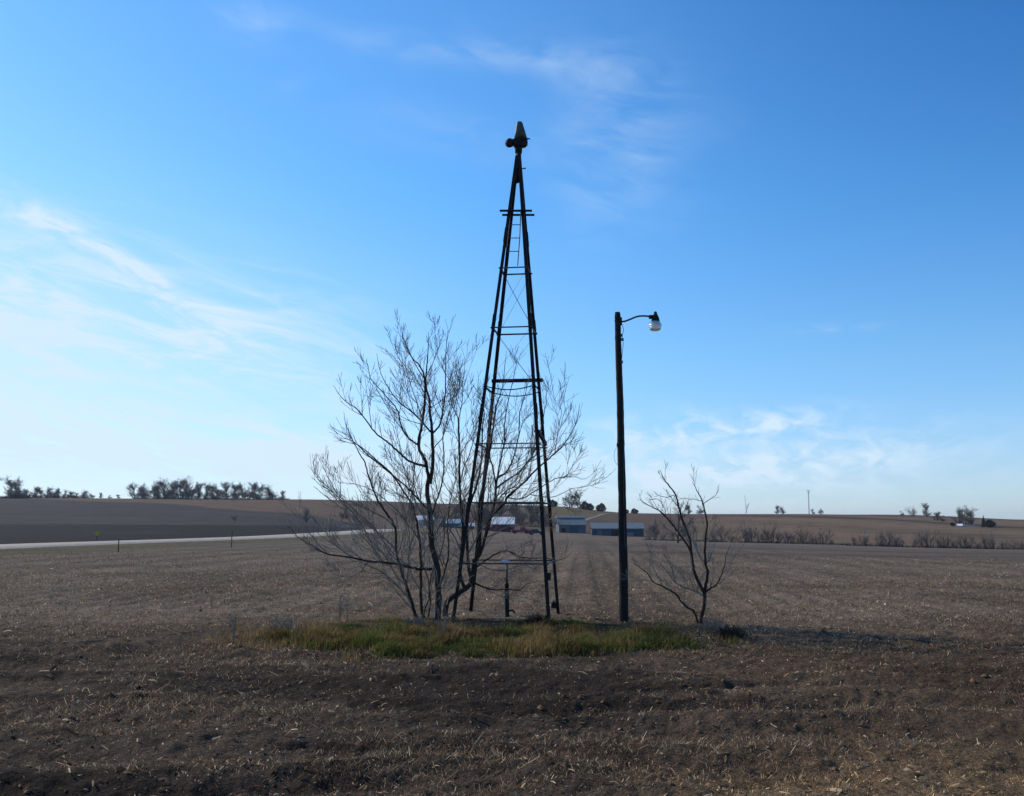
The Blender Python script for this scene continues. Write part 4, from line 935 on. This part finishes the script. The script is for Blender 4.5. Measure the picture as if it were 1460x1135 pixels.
ORD = ['leftmost', 'second', 'third', 'fourth', 'fifth', 'sixth', 'seventh', 'eighth', 'ninth', 'tenth', 'eleventh', 'twelfth', 'thirteenth', 'fourteenth', 'fifteenth', 'sixteenth', 'seventeenth', 'eighteenth', 'nineteenth', 'twentieth',
       'twenty first', 'twenty second', 'twenty third', 'twenty fourth', 'twenty fifth', 'twenty sixth', 'twenty seventh', 'twenty eighth', 'twenty ninth', 'thirtieth', 'thirty first', 'thirty second', 'thirty third', 'thirty fourth', 'thirty fifth', 'thirty sixth']
used = set()
def place(proto, px, Y, scale, rng, label, cat, group=None, sx=1.0, dz=0.0):
    o = proto if proto.name not in used else copy_tree(proto)
    used.add(proto.name)
    p = hitd(px, Y); o.location = (p[0], p[1], p[2] + dz); o.rotation_euler = (0, 0, rng.uniform(0, 6.28)); o.scale = (scale * sx, scale * sx, scale)
    tag(o, label, cat, group); return o
rngp = np.random.default_rng(99)
PT = [far_tree_proto(s, 9, sp, low=lw) for s, sp, lw in ((1, .95, .12), (2, .8, .15), (3, 1.15, .12), (4, .7, .2))]
PTL = [far_tree_proto(s, 9, sp, low=lw, twig='far_twig_brown') for s, sp, lw in ((5, 1.0, .12), (6, .8, .1))]
PS = [far_shrub_proto(s, 3.0) for s in (11, 12, 13)]
PSB = [far_shrub_proto(s, 3.0, twig='far_twig_brown', nst=8) for s in (14, 15)]
PE = evergreen_proto(31, 7, 2.0); PE2 = evergreen_proto(32, 4.5, 2.3, conic=False)
def ordlab(i, n, what): 
    return (ORD[i] + ' ' if i == 0 else (ORD[i] if i < n - 1 else 'rightmost') + ' ') + what if i in (0, n - 1) else ORD[i] + ' from the left, ' + what
# wood on the left hilltop (photo x 185..405): heights in photo pixels
wood = [(190, 24), (201, 20), (207, 25), (218, 19), (224, 25), (233, 30), (240, 22), (247, 25), (256, 30), (264, 32), (272, 27), (281, 24), (292, 25), (303, 23), (312, 24), (322, 25), (334, 26), (344, 23), (352, 20), (361, 25), (368, 24), (383, 21), (387, 18), (401, 13)]
for i, (px, hp_) in enumerate(wood):
    Y = 505 + rngp.uniform(-8, 14); H = hp_ / F * Y * .84
    place(PT[i % 4], px, Y, H / 9, rngp, ordlab(i, len(wood), 'bare tree of the hilltop wood'), 'tree', 'bare trees of the hilltop wood', rngp.uniform(1.3, 1.7))
belt = [(13, 34), (20, 26), (28, 16), (36, 14), (42, 12), (50, 20), (57, 14), (66, 18), (73, 18), (80, 15), (92, 15), (101, 12), (107, 10), (118, 13), (131, 9), (142, 9), (155, 6), (167, 7)]
for i, (px, hp_) in enumerate(belt):
    Y = 512 + rngp.uniform(-6, 16); H = hp_ / F * Y * .78
    lab = 'tallest bare tree, standing at the far left edge of the skyline' if i == 0 else ordlab(i, len(belt), 'bare tree in the thin far left tree belt')
    place((PT + PTL)[i % 6], px, Y, H / 9, rngp, lab, 'tree', 'bare trees of the thin far left belt', rngp.uniform(1.4, 2.0))
# dark undergrowth under both belts
def undergrowth(name, px0, px1, Y, hgt, dens, label):
    rng = np.random.default_rng(int(px0)); a, b = hitd(px0, Y), hitd(px1, Y); L = abs(b[0] - a[0]); n = int(L * dens); mb = []
    x = rng.uniform(a[0], b[0], n); y = Y + rng.normal(0, 3, n); z = base_z(x, y) - .2; h = hgt * rng.uniform(.3, 1.1, n) * (.55 + .45 * vnoise(x / 4, y * 0, 3) * 1.6); w = rng.uniform(.03, .07, n); lx, ly = rng.normal(0, .35, n) * h, rng.normal(0, .35, n) * h
    V = np.stack([np.stack([x - w, y, z], 1), np.stack([x + w, y, z], 1), np.stack([x + lx, y + ly, z + h], 1)], 1).reshape(-1, 3)
    o = fastmesh(name, V, np.arange(3 * n).reshape(-1, 3), M['far_trunk']); tag(o, label, 'undergrowth', kind='stuff')
undergrowth('undergrowth', 190, 374, 500, 2.0, 60, 'dark tangled undergrowth beneath the hilltop wood')
undergrowth('undergrowth', 376, 410, 500, 1.8, 50, 'dark low undergrowth at the right end of the hilltop wood')
undergrowth('undergrowth', 0, 125, 508, 2.4, 45, 'dark undergrowth below the thin far left tree belt')
undergrowth('undergrowth', 0, 35, 480, 2.8, 60, 'darkest scrub patch at the far left edge of the hillside')
# lone trees on the left slope
place(PS[0], 331, 452, 2.3, rngp, 'dark bushy tree alone on the slope just below the wood', 'tree', sx=.8)
place(PSB[0], 307, 448, 1.2, rngp, 'small brown shrub on the slope just left of the lone bushy tree', 'shrub')
place(PSB[1], 335, 262, .55, rngp, 'tiny dark shrub at the top edge of the black ploughed strip', 'shrub', sx=1.4)
place(PT[1], 437, 255, .37, rngp, 'small bare tree in the dip beside the gravel road', 'tree', sx=1.1)
place(PTL[0], 492, 300, .4, rngp, 'bare tree behind the gravel road where the low limb crosses', 'tree')
# row of scrub along the far edge of the right field
row = [(925, 240, 15), (934, 242, 22), (945, 238, 14), (958, 240, 16), (1004, 232, 18), (1018, 234, 24), (1030, 236, 26), (1042, 238, 14), (1052, 236, 12), (1064, 238, 30), (1071, 240, 26), (1082, 236, 22), (1090, 236, 18), (1100, 236, 28), (1108, 236, 22), (1120, 234, 18), (1128, 234, 18), (1140, 234, 17), (1147, 234, 26), (1158, 232, 15), (1166, 232, 16), (1174, 230, 24), (1184, 230, 10), (1218, 226, 15), (1232, 226, 20), (1255, 224, 22), (1265, 224, 24), (1275, 224, 22), (1284, 222, 12), (1302, 222, 20), (1312, 222, 26), (1322, 221, 26), (1336, 220, 22), (1346, 220, 22), (1357, 219, 16), (1372, 218, 23), (1380, 217, 22), (1392, 216, 14), (1404, 216, 22), (1414, 215, 24), (1430, 214, 16), (1442, 213, 14), (1455, 212, 20)]
NW = {1: 'one', 2: 'two', 3: 'three', 4: 'four'}
for i, (px, Y, hp_) in enumerate(row):
    H = hp_ / F * Y * 1.1
    if i < 4: lab, grp = ORD[i] + ' grey shrub right of the long blue shed, counting rightwards', 'scrub right of the long blue shed'
    elif i < 9: lab, grp = ORD[i - 4] + ' grey shrub seen through or just right of the sapling, counting rightwards', 'scrub behind the sapling'
    elif i < 23: lab, grp = ORD[i - 9] + ' grey shrub in the middle stretch of the field edge row, counting rightwards', 'scrub in the middle stretch of the field edge row'
    else: lab, grp = ORD[i - 23] + ' grey shrub in the right stretch of the field edge row, counting rightwards', 'scrub in the right stretch of the field edge row'
    place((PS + PSB)[(i * 3) % 5] if hp_ > 13 else PSB[i % 2], px, Y, H / 3.0, rngp, lab, 'shrub', grp, 1.0 if hp_ < 20 else .85)
undergrowth('undergrowth', 918, 1200, 236, .9, 40, 'low brown scrub between the shrubs at the middle of the field edge')
undergrowth('undergrowth', 1200, 1475, 221, 1.0, 40, 'low brown scrub between the shrubs at the right of the field edge')
# trees in the middle ground and on the right skyline
PTH = far_tree_proto(77, 9, .9, low=.2, fork=(4, 6), tl=.42, r0=.2)
place(PTH, 966, 150, .66, rngp, 'bare tree with a broad crown behind the left limbs of the sapling', 'tree', sx=1.15)
sky = [(812, 560, 21, PT[2], 'left bare tree of the pair on the green knoll'), (827, 560, 20, PT[0], 'right bare tree of the pair on the green knoll'),
       (1108, 630, 9, PT[3], 'left bare tree of the low clump left of the radio mast'), (1116, 632, 8, PT[1], 'right bare tree of the low clump left of the radio mast'), (1160, 632, 6, PT[0], 'left bare tree of the low clump right of the radio mast'), (1171, 632, 7, PT[2], 'right bare tree of the low clump right of the radio mast'),
       (1322, 600, 14, PT[3], 'slim bare tree right of the round brown tree on the skyline'), (1286, 610, 6, PTL[0], 'small bush left of the round brown tree on the skyline'),
       (1368, 470, 19, PT[1], 'left bare tree behind the white farmhouse'), (1377, 474, 21, PT[2], 'middle bare tree behind the white farmhouse'), (1385, 478, 18, PT[0], 'right bare tree behind the white farmhouse'), (1336, 520, 10, PTL[1], 'low bare tree on the slope left of the white farmhouse'), (1344, 510, 7, PTL[0], 'lowest bare tree on the slope left of the white farmhouse'),
       (982, 620, 10, PTL[1], 'bare tree on the skyline left of the sapling top'), (998, 622, 10, PTL[0], 'bare tree on the skyline right of the sapling top')]
for px, Y, hp_, pr, lab in sky:
    place(pr, px, Y, hp_ / F * Y * 1.2 / 9, rngp, lab, 'tree', None, 1.3)
o = place(PSB[0], 1300, 600, 17 / F * 600 / 3, rngp, 'round brown dense tree standing up from the right skyline', 'tree', sx=.75)
place(PS[1], 1303, 602, 14 / F * 600 / 3, rngp, 'grey bush close behind the round brown tree on the skyline', 'shrub', sx=.7)
ev = [(835, 545, 11, PE2, 'dark evergreen right of the two bare trees on the knoll', 1.1), (842, 560, 9, PE2, 'smaller dark evergreen at the right of the knoll trees', 1.0), (857, 570, 11, PE2, 'blocky dark evergreen at the left side of the hill lane', 1.2), (789, 560, 9, PE2, 'dark evergreen on the knoll behind the tower legs', 1.3), (894, 600, 5, PE2, 'tiny dark evergreen on the skyline left of the lamp pole foot', 1.2), (905, 600, 7, PE2, 'dark round evergreen on the skyline right of the lamp pole', 1.4),
      (1402, 452, 15, PE, 'narrow pointed evergreen beside the long farm barn', .75), (1411, 454, 10, PE2, 'round dark evergreen at the right end of the long farm barn', 1.3), (1358, 456, 5, PE2, 'small dark bush just left of the white farmhouse', 1.2),
      (690, 356, 18, PE2, 'dark evergreen left of the red barn', 1.0)]
for px, Y, hp_, pr, lab, sx in ev:
    place(pr, px, Y, hp_ / F * Y / (7 if pr is PE else 4.5), rngp, lab, 'evergreen', None, sx)
for px, Y, hp_, lab in ((742, 352, 30, 'tall bare tree behind the red vehicles'), (757, 356, 27, 'bare tree behind the maroon car'), (778, 350, 24, 'bare tree crowding the pale grey shed'), (660, 350, 24, 'bare tree right of the low pale blue shed'), (686, 352, 26, 'bare tree left of the red barn roof'), (618, 345, 20, 'bare tree right of the small white house'), (648, 345, 20, 'bare tree behind the low pale blue shed'), (715, 372, 26, 'bare tree behind the red barn'), (735, 362, 24, 'bare tree between the red barn and the pale grey shed'), (768, 366, 24, 'bare tree left of the pale grey shed'), (588, 330, 22, 'bare tree left of the small white house'), (930, 300, 20, 'bare tree at the right end of the long blue shed')):
    place(PT[int(px) % 4], px, Y, hp_ / F * Y / 9 * 1.1, rngp, lab, 'tree', None, 1.2)

# ------------------------------------------------------------------ buildings
def building(name, px0, px1, py_eave, py_ridge, Y, wall, roof, label, depth=8, rz=0.0, doors=(), windows=(), cat='shed', overhang=.3, hip=0):
    pm = hitd((px0 + px1) / 2, Y); Wd_ = (px1 - px0) / F * Y; zb = pm[2]; he = at((px0 + px1) / 2, py_eave, Y)[2] - zb; hr = at((px0 + px1) / 2, py_ridge, Y + depth / 2)[2] - zb
    root = empty(name, pm, rz); w, d = Wd_ / 2, depth / 2
    V = [(-w, 0, -1.2), (w, 0, -1.2), (w, depth, -1.2), (-w, depth, -1.2), (-w, 0, he), (w, 0, he), (w, depth, he), (-w, depth, he), (-w, d, hr), (w, d, hr)]
    MB().add(V, [(0, 1, 5, 4), (2, 3, 7, 6), (1, 2, 6, 9, 5), (3, 0, 4, 8, 7), (0, 3, 2, 1)]).build('wall', wall, root)
    o = overhang; t = .18; s = (hr - he) / d; rv = []
    for x_ in (-w - o, w + o):
        rv += [(x_, -o, he - s * o + .03), (x_, d, hr + .03), (x_, depth + o, he - s * o + .03), (x_, -o, he - s * o + .03 + t), (x_, d, hr + .03 + t), (x_, depth + o, he - s * o + .03 + t)]
    MB().add(rv, [(0, 6, 7, 1), (1, 7, 8, 2), (3, 4, 10, 9), (4, 5, 11, 10), (0, 3, 9, 6), (2, 8, 11, 5), (0, 1, 4, 3), (1, 2, 5, 4), (6, 9, 10, 7), (7, 10, 11, 8)]).build('roof', roof, root)
    for (xa, xb, za, zb_, m_) in doors:
        MB().box(((xa + xb) / 2 * Wd_, -.03, (za + zb_) / 2 * he), ((xb - xa) * Wd_, .12, (zb_ - za) * he)).build('door', m_, root)
    for (xa, xb, za, zb_) in windows:
        MB().box(((xa + xb) / 2 * Wd_, -.04, (za + zb_) / 2 * he), ((xb - xa) * Wd_, .14, (zb_ - za) * he)).build('window', M['car_glass'], root)
    return tag(root, label, cat)
building('shed', 844, 917, 754, 746.5, 285, M['blue_metal'], M['paleblue_metal'], 'long low dark blue shed with pale roof, partly behind the lamp pole', 9, rad(-3), doors=((-.12, .04, 0, .85, M['dark_open']), (-.40, -.30, 0, .8, M['greyblue_metal']), (.18, .30, 0, .5, M['paleblue_metal'])))
building('shed', 797, 835, 748.5, 738.5, 312, M['greyblue_metal'], M['paleblue_metal'], 'pale grey shed with a white ridge just right of the tower legs', 9, rad(4), doors=((-.1, .22, 0, .8, M['blue_metal']), (-.42, -.25, 0, .6, M['dark_open'])))
ridge_parent = [o for o in COL.objects if o.name.startswith('shed') and o.get('label', '').startswith('pale grey')][0]
w_ = (835 - 797) / F * 312; hr_ = at(816, 738.5, 316.5)[2] - ridge_parent.location.z
MB().box((0, 4.5, hr_ + .28), (w_ + .8, 1.3, .34)).build('ridge_cap', M['white_metal'], ridge_parent)
building('barn', 702, 732, 747.5, 738, 292, M['red_wall'], M['white_metal'], 'dark red barn with a bright white metal roof behind the trees', 9, rad(-2), doors=((-.1, .12, 0, .9, M['dark_open']), (.28, .42, 0, .8, M['dark_open'])), cat='barn')
building('house', 598, 619, 741.5, 736, 300, M['greyblue_metal'], M['white_metal'], 'small blue grey house with a white front corner behind the main tree stem', 7, rad(18), doors=((-.45, -.25, 0, .95, M['white_wall']), (.0, .12, 0, .7, M['dark_open'])), windows=((.2, .35, .4, .7),), cat='house')
building('shed', 628, 655, 746.5, 741, 300, M['greyblue_metal'], mat_simple('pale_blue_roof', (.24, .31, .34), (.18, .24, .27), 1, .6, 0, 0), 'low pale blue shed showing between the tree stems', 6, rad(-5), doors=((-.3, -.1, 0, .85, M['greyblue_metal']),))
building('shed', 655, 676, 750.5, 746.5, 300, M['greyblue_metal'], M['white_metal'], 'low shed with a pale roof between the pale blue shed and the red barn', 6, rad(3), doors=((-.2, .1, 0, .8, M['dark_open']),))
building('shed', 683, 700, 752, 748, 297, M['blue_metal'], M['blue_metal'], 'small dark blue shed at the left side of the red barn', 5, rad(-4), doors=((.1, .35, 0, .8, M['dark_open']),))
building('farmhouse', 1365, 1371, 750, 747.5, 455, M['white_wall'], M['white_wall'], 'small white farmhouse on the right hillside', 6, rad(-25), windows=((-.2, 0, .4, .7),), cat='house')
building('barn', 1373, 1401, 752, 748.5, 462, M['greyblue_metal'], M['greyblue_metal'], 'long grey barn on the right hillside beside the farmhouse', 9, 0, doors=((-.3, -.15, 0, .8, M['dark_open']), (.1, .25, 0, .8, M['dark_open'])), cat='barn')

# ------------------------------------------------------------------ vehicles by the barn
def vehicle(name, px, Y, L, rz, paint, label, pickup=False):
    p = hitd(px, Y); root = empty(name, (p[0], p[1], p[2] + .02), rz); h = L / 2
    if pickup: prof = [(-h, .45), (-h, 1.05), (-h * .1, 1.05), (-h * .05, 1.75), (h * .38, 1.78), (h * .6, 1.12), (h * .98, 1.0), (h, .45)]
    else: prof = [(-h, .4), (-h * .98, .95), (-h * .72, 1.05), (-h * .5, 1.5), (h * .2, 1.52), (h * .48, 1.0), (h * .95, .85), (h, .4)]
    m_ = len(prof); V = [(x_, -.85, z_) for x_, z_ in prof] + [(x_, .85, z_) for x_, z_ in prof]
    V = [(x_, y_ * (.82 if z_ > 1.2 else 1), z_) for x_, y_, z_ in V]
    MB().add(V, [tuple(range(m_)), tuple(range(2 * m_ - 1, m_ - 1, -1))] + [(i, m_ + i, m_ + (i + 1) % m_, (i + 1) % m_) for i in range(m_)]).build('body', paint, root)
    Rx = np.array(Matrix.Rotation(rad(90), 3, 'X'))
    for sx in (-.62, .62):
        for sy in (-.78, .78):
            MB().lathe([(.2, -.11), (.36, -.11), (.38, -.06), (.38, .06), (.36, .11), (.2, .11)], 14, (h * sx, sy, .38), Rx).build('wheel', M['tyre'], root)
    xa, xb = ((h * .02, h * .36) if pickup else (-h * .45, h * .16))
    for sy in (-1, 1):
        MB().box(((xa + xb) / 2, sy * .77, 1.34 if not pickup else 1.45), (xb - xa, .06, .30)).build('window', M['car_glass'], root)
    return tag(root, label, 'pickup' if pickup else 'car')
vehicle('parked_pickup', 742, 276, 5.2, rad(8), M['red_paint'], 'dark red pickup parked just right of the red barn', True)
vehicle('parked_car', 765, 262, 4.4, rad(-12), M['purple_paint'], 'dark maroon car parked at the edge of the field left of the tower legs')

# ------------------------------------------------------------------ posts, sign, mast
def post(px, py0, py1, label, r=.038):
    b = hit(px, py1); root = MB(); t = at(px, py0, b[1])
    root.tube(np.array([[0, 0, -.4], [0, 0, (t[2] - b[2]) * .5], [.01, 0, t[2] - b[2]]]), np.array([r, r * .95, r * .85]), 8)
    root.tube(np.array([[0, 0, t[2] - b[2]], [0, 0, t[2] - b[2] + .03]]), np.array([r * .85, r * .3]), 8)
    o = root.build('fence_post', M['wood_grey']); o.location = b; tag(o, label, 'fence post', 'posts along the near verge of the road')
post(168.5, 769, 787, 'short dark post on the verge of the gravel road, left of the pair')
post(330, 757, 780.5, 'taller dark post on the verge of the gravel road, right of the pair')
sp = hit(138, 770.5); sg = empty('road_sign', sp); zt3 = at(138, 760.5, sp[1])[2] - sp[2]
MB().box((0, 0, zt3 / 2 - .2), (.07, .05, zt3 + .4)).build('post', M['iron_grey'], sg)
s_ = 3.6 / F * sp[1]; V = [(0, -.06, zt3 - s_), (s_, -.06, zt3), (0, -.06, zt3 + s_), (-s_, -.06, zt3)]; V += [(x_, -.035, z_) for x_, _, z_ in V]
MB().add(V, [(0, 1, 2, 3), (7, 6, 5, 4), (0, 4, 5, 1), (1, 5, 6, 2), (2, 6, 7, 3), (3, 7, 4, 0)]).build('sign_face', M['yellow'], sg)
tag(sg, 'small yellow diamond road sign beyond the gravel road', 'road sign')
mp_ = hitd(1154, 660); mast = empty('radio_mast', mp_); hm = at(1154, 700, 660)[2] - mp_[2]
for k in range(3):
    a = 2.094 * k; MB().tube(np.array([[.35 * math.cos(a), .35 * math.sin(a), -.5], [.25 * math.cos(a), .25 * math.sin(a), hm]]), .07, 5).build('mast_rail', M['iron_grey'], mast)
mb = MB()
for q in range(int(hm / .8)):
    z = q * .8
    for k in range(3):
        a, b = 2.094 * k, 2.094 * (k + 1); mb.tube(np.array([[.34 * math.cos(a), .34 * math.sin(a), z], [.34 * math.cos(b), .34 * math.sin(b), z + .8]]), .03, 4)
mb.build('lattice', M['iron_grey'], mast); MB().box((0, 0, hm + .2), (2.6, .25, .25)).box((0, 0, hm - .9), (1.8, .2, .2)).build('antenna', M['iron_grey'], mast)
tag(mast, 'thin grey radio mast on the right skyline', 'radio mast')

# ------------------------------------------------------------------ sky, sun, haze
SUN_AZ, SUN_EL = -57.0, 32.0          # degrees, azimuth from +Y towards +X
world = bpy.data.worlds.new('World'); scene.world = world; world.use_nodes = True; nt = world.node_tree; nt.nodes.clear(); n = N(nt)
sky = n('ShaderNodeTexSky', _sky_type='NISHITA', _sun_disc=False, _sun_elevation=rad(SUN_EL), _sun_rotation=rad(SUN_AZ), _altitude=300.0, _air_density=1.0, _dust_density=.35, _ozone_density=2.5)
tc = n('ShaderNodeTexCoord'); sep = n('ShaderNodeSeparateXYZ', Vector=tc.outputs['Generated'])
az = n.m('MULTIPLY', n.m('ARCTAN2', sep.outputs[0], sep.outputs[1]), 180 / math.pi)
el = n.m('MULTIPLY', n.m('ARCSINE', sep.outputs[2]), 180 / math.pi)
comb = n('ShaderNodeCombineXYZ', X=az, Y=el, Z=0.0)
def pxdir(px, py):
    d = unit(ray(px, py)); return math.degrees(math.atan2(d[0], d[1])), math.degrees(math.asin(d[2]))
def wisp(scale, stretch, rot, lo, hi, det=7.0, rough=.62, loc=(0, 0, 0), dist=.6):
    mp = n('ShaderNodeMapping', Vector=comb.outputs[0]); mp.inputs['Rotation'].default_value = (0, 0, rad(rot)); mp.inputs['Scale'].default_value = (1, stretch, 1); mp.inputs['Location'].default_value = loc
    # rotate first, then stretch
    mp2 = n('ShaderNodeMapping', Vector=comb.outputs[0]); mp2.inputs['Rotation'].default_value = (0, 0, rad(rot)); 
    nt.links.new(mp2.outputs[0], mp.inputs['Vector']); mp.inputs['Rotation'].default_value = (0, 0, 0)
    no = n('ShaderNodeTexNoise', Vector=mp.outputs[0], Scale=scale, Detail=det, Roughness=rough, Distortion=dist)
    return n('ShaderNodeMapRange', _interpolation_type='SMOOTHSTEP', Value=no.outputs['Fac'], i1=lo, i2=hi).outputs[0]
def blob(px, py, sa, sb, rot, amp):
    a0, e0 = pxdir(px, py); da = n.m('SUBTRACT', az, a0); de = n.m('SUBTRACT', el, e0); c_, s_ = math.cos(rad(rot)), math.sin(rad(rot))
    u = n.m('DIVIDE', n.m('ADD', n.m('MULTIPLY', da, c_), n.m('MULTIPLY', de, s_)), sa); v = n.m('DIVIDE', n.m('SUBTRACT', n.m('MULTIPLY', de, c_), n.m('MULTIPLY', da, s_)), sb)
    q = n.m('ADD', n.m('MULTIPLY', u, u), n.m('MULTIPLY', v, v)); return n.m('MULTIPLY', n.m('EXPONENT', n.m('MULTIPLY', q, -1.0)), amp)
w1 = wisp(.16, 5.0, 12, .36, .70); w2 = wisp(.20, 3.0, 10, .24, .84, rough=.58, loc=(4, 2, 0)); w3 = wisp(.5, 2.0, 0, .35, .7, loc=(9, 2, 0)); w4 = wisp(.22, 3.5, 18, .30, .75, loc=(1, 7, 0), dist=1.2)
terms = [(w4, [blob(110, 340, 6.5, .6, -25, .55), blob(190, 376, 2.4, .33, -31, 1.0), blob(20, 300, 4, .8, -20, .5)]),
         (w1, [blob(60, 440, 13, 4.0, -8, .66), blob(360, 490, 8, 3.0, -14, .46), blob(100, 620, 24, 1.2, -5, .85), blob(420, 650, 16, 1.8, -3, .6)]),
         (w2, [blob(640, 74, 9, .8, -3, .24), blob(850, 112, 6, 1.2, -20, .20), blob(880, 190, 4, 3.5, -50, .15), blob(370, 32, 2.2, 1.0, 0, .34), blob(900, 190, 3.0, 5.0, 12, .13), blob(640, 190, 7, 1.4, -10, .12), blob(850, 270, 3.0, 4.0, 0, .12), blob(410, 125, 1.2, .5, 20, .14)]),
         (w3, [blob(950, 615, 4.2, 1.0, 3, .80), blob(1110, 604, 3.6, .75, 4, .85), blob(1150, 655, 8.0, 1.2, 6, .70), blob(1190, 467, 2.2, .25, 0, .30), blob(1000, 680, 12, 1.5, 0, .45), blob(700, 660, 14, 1.6, 0, .3)])]
fac = 0.0
for w, bl in terms:
    s = bl[0]
    for b_ in bl[1:]: s = n.m('ADD', s, b_)
    t = n.m('MULTIPLY', s, w); fac = t if fac == 0.0 else n.m('ADD', fac, t)
# thin general veil low on the sunward side
veil = n.m('ADD', blob(600, 712, 45, 3.0, 0, .26), n.m('ADD', blob(60, 560, 20, 7, 0, .30), blob(-300, 500, 20, 12, 0, .4)))
fac = n.m('MINIMUM', n.m('ADD', fac, veil), .92)
tr = n('ShaderNodeValToRGB', Fac=n.m('DIVIDE', el, 40.0)); cr_ = tr.color_ramp
while len(cr_.elements) < 5: cr_.elements.new(.5)
for e_, (p_, c_) in zip(cr_.elements, ((0.0, (.64, .82, 1.17)), (.06, (.63, .83, 1.19)), (.22, (.61, .94, 1.20)), (.45, (.50, 1.01, 1.34)), (.95, (.54, 1.04, 1.42)))):
    e_.position = p_; e_.color = (*[v / 1.5 for v in c_], 1)
tint = n.mix(1.0, sky.outputs[0], tr.outputs[0], 'MULTIPLY')
deep = n.m('MULTIPLY', n('ShaderNodeMapRange', _interpolation_type='SMOOTHSTEP', Value=el, i1=4.0, i2=34.0).outputs[0], n('ShaderNodeMapRange', _interpolation_type='SMOOTHSTEP', Value=az, i1=-8.0, i2=38.0).outputs[0])
tint = n.mix(deep, tint, n.mix(1.0, tint, (.34, .58, .78), 'MULTIPLY'))
hs = n('ShaderNodeHueSaturation', Color=tint, Saturation=1.0, Value=1.5)
SKYNODE = hs
col = n.mix(fac, hs.outputs[0], (5.0, 6.15, 7.2))
bg = n('ShaderNodeBackground', Color=col, Strength=.14); out = n('ShaderNodeOutputWorld'); nt.links.new(bg.outputs[0], out.inputs[0])
sd = bpy.data.lights.new('sun', 'SUN'); sd.energy = 4.4; sd.angle = rad(.5); sd.color = (1.0, .90, .76); so = link(bpy.data.objects.new('sun', sd))
sv = Vector((math.sin(rad(SUN_AZ)) * math.cos(rad(SUN_EL)), math.cos(rad(SUN_AZ)) * math.cos(rad(SUN_EL)), math.sin(rad(SUN_EL))))
so.rotation_euler = sv.to_track_quat('Z', 'Y').to_euler(); so.location = (-20, 10, 30)

hb_ = MB().box((0, 2.0, 12.0), (8600, 8600, 44)); hm_ = bpy.data.materials.new('thin_haze'); hm_.use_nodes = True; hn = hm_.node_tree; hn.nodes.clear()
ho = hn.nodes.new('ShaderNodeOutputMaterial'); hv = hn.nodes.new('ShaderNodeVolumePrincipled'); hv.inputs['Color'].default_value = (.80, .88, 1, 1); hv.inputs['Density'].default_value = .00008; hv.inputs['Anisotropy'].default_value = .2
hn.links.new(hv.outputs[0], ho.inputs['Volume']); tag(hb_.build('haze', hm_), 'thin bluish haze over the far hills', kind='stuff')
cd = bpy.data.cameras.new('camera'); cd.sensor_width = 36; cd.lens = F / 1460 * 36; cd.clip_end = 9000; cd.clip_start = .1
co = link(bpy.data.objects.new('camera', cd)); co.location = (0, 0, CAMZ); co.rotation_euler = (rad(90) + PITCH, 0, 0); scene.camera = co
scene.view_settings.view_transform = 'Standard'; scene.view_settings.look = 'None'; scene.view_settings.gamma = 1; scene.view_settings.exposure = 0.0
scene.cycles.max_bounces = 5; scene.cycles.use_denoising = True
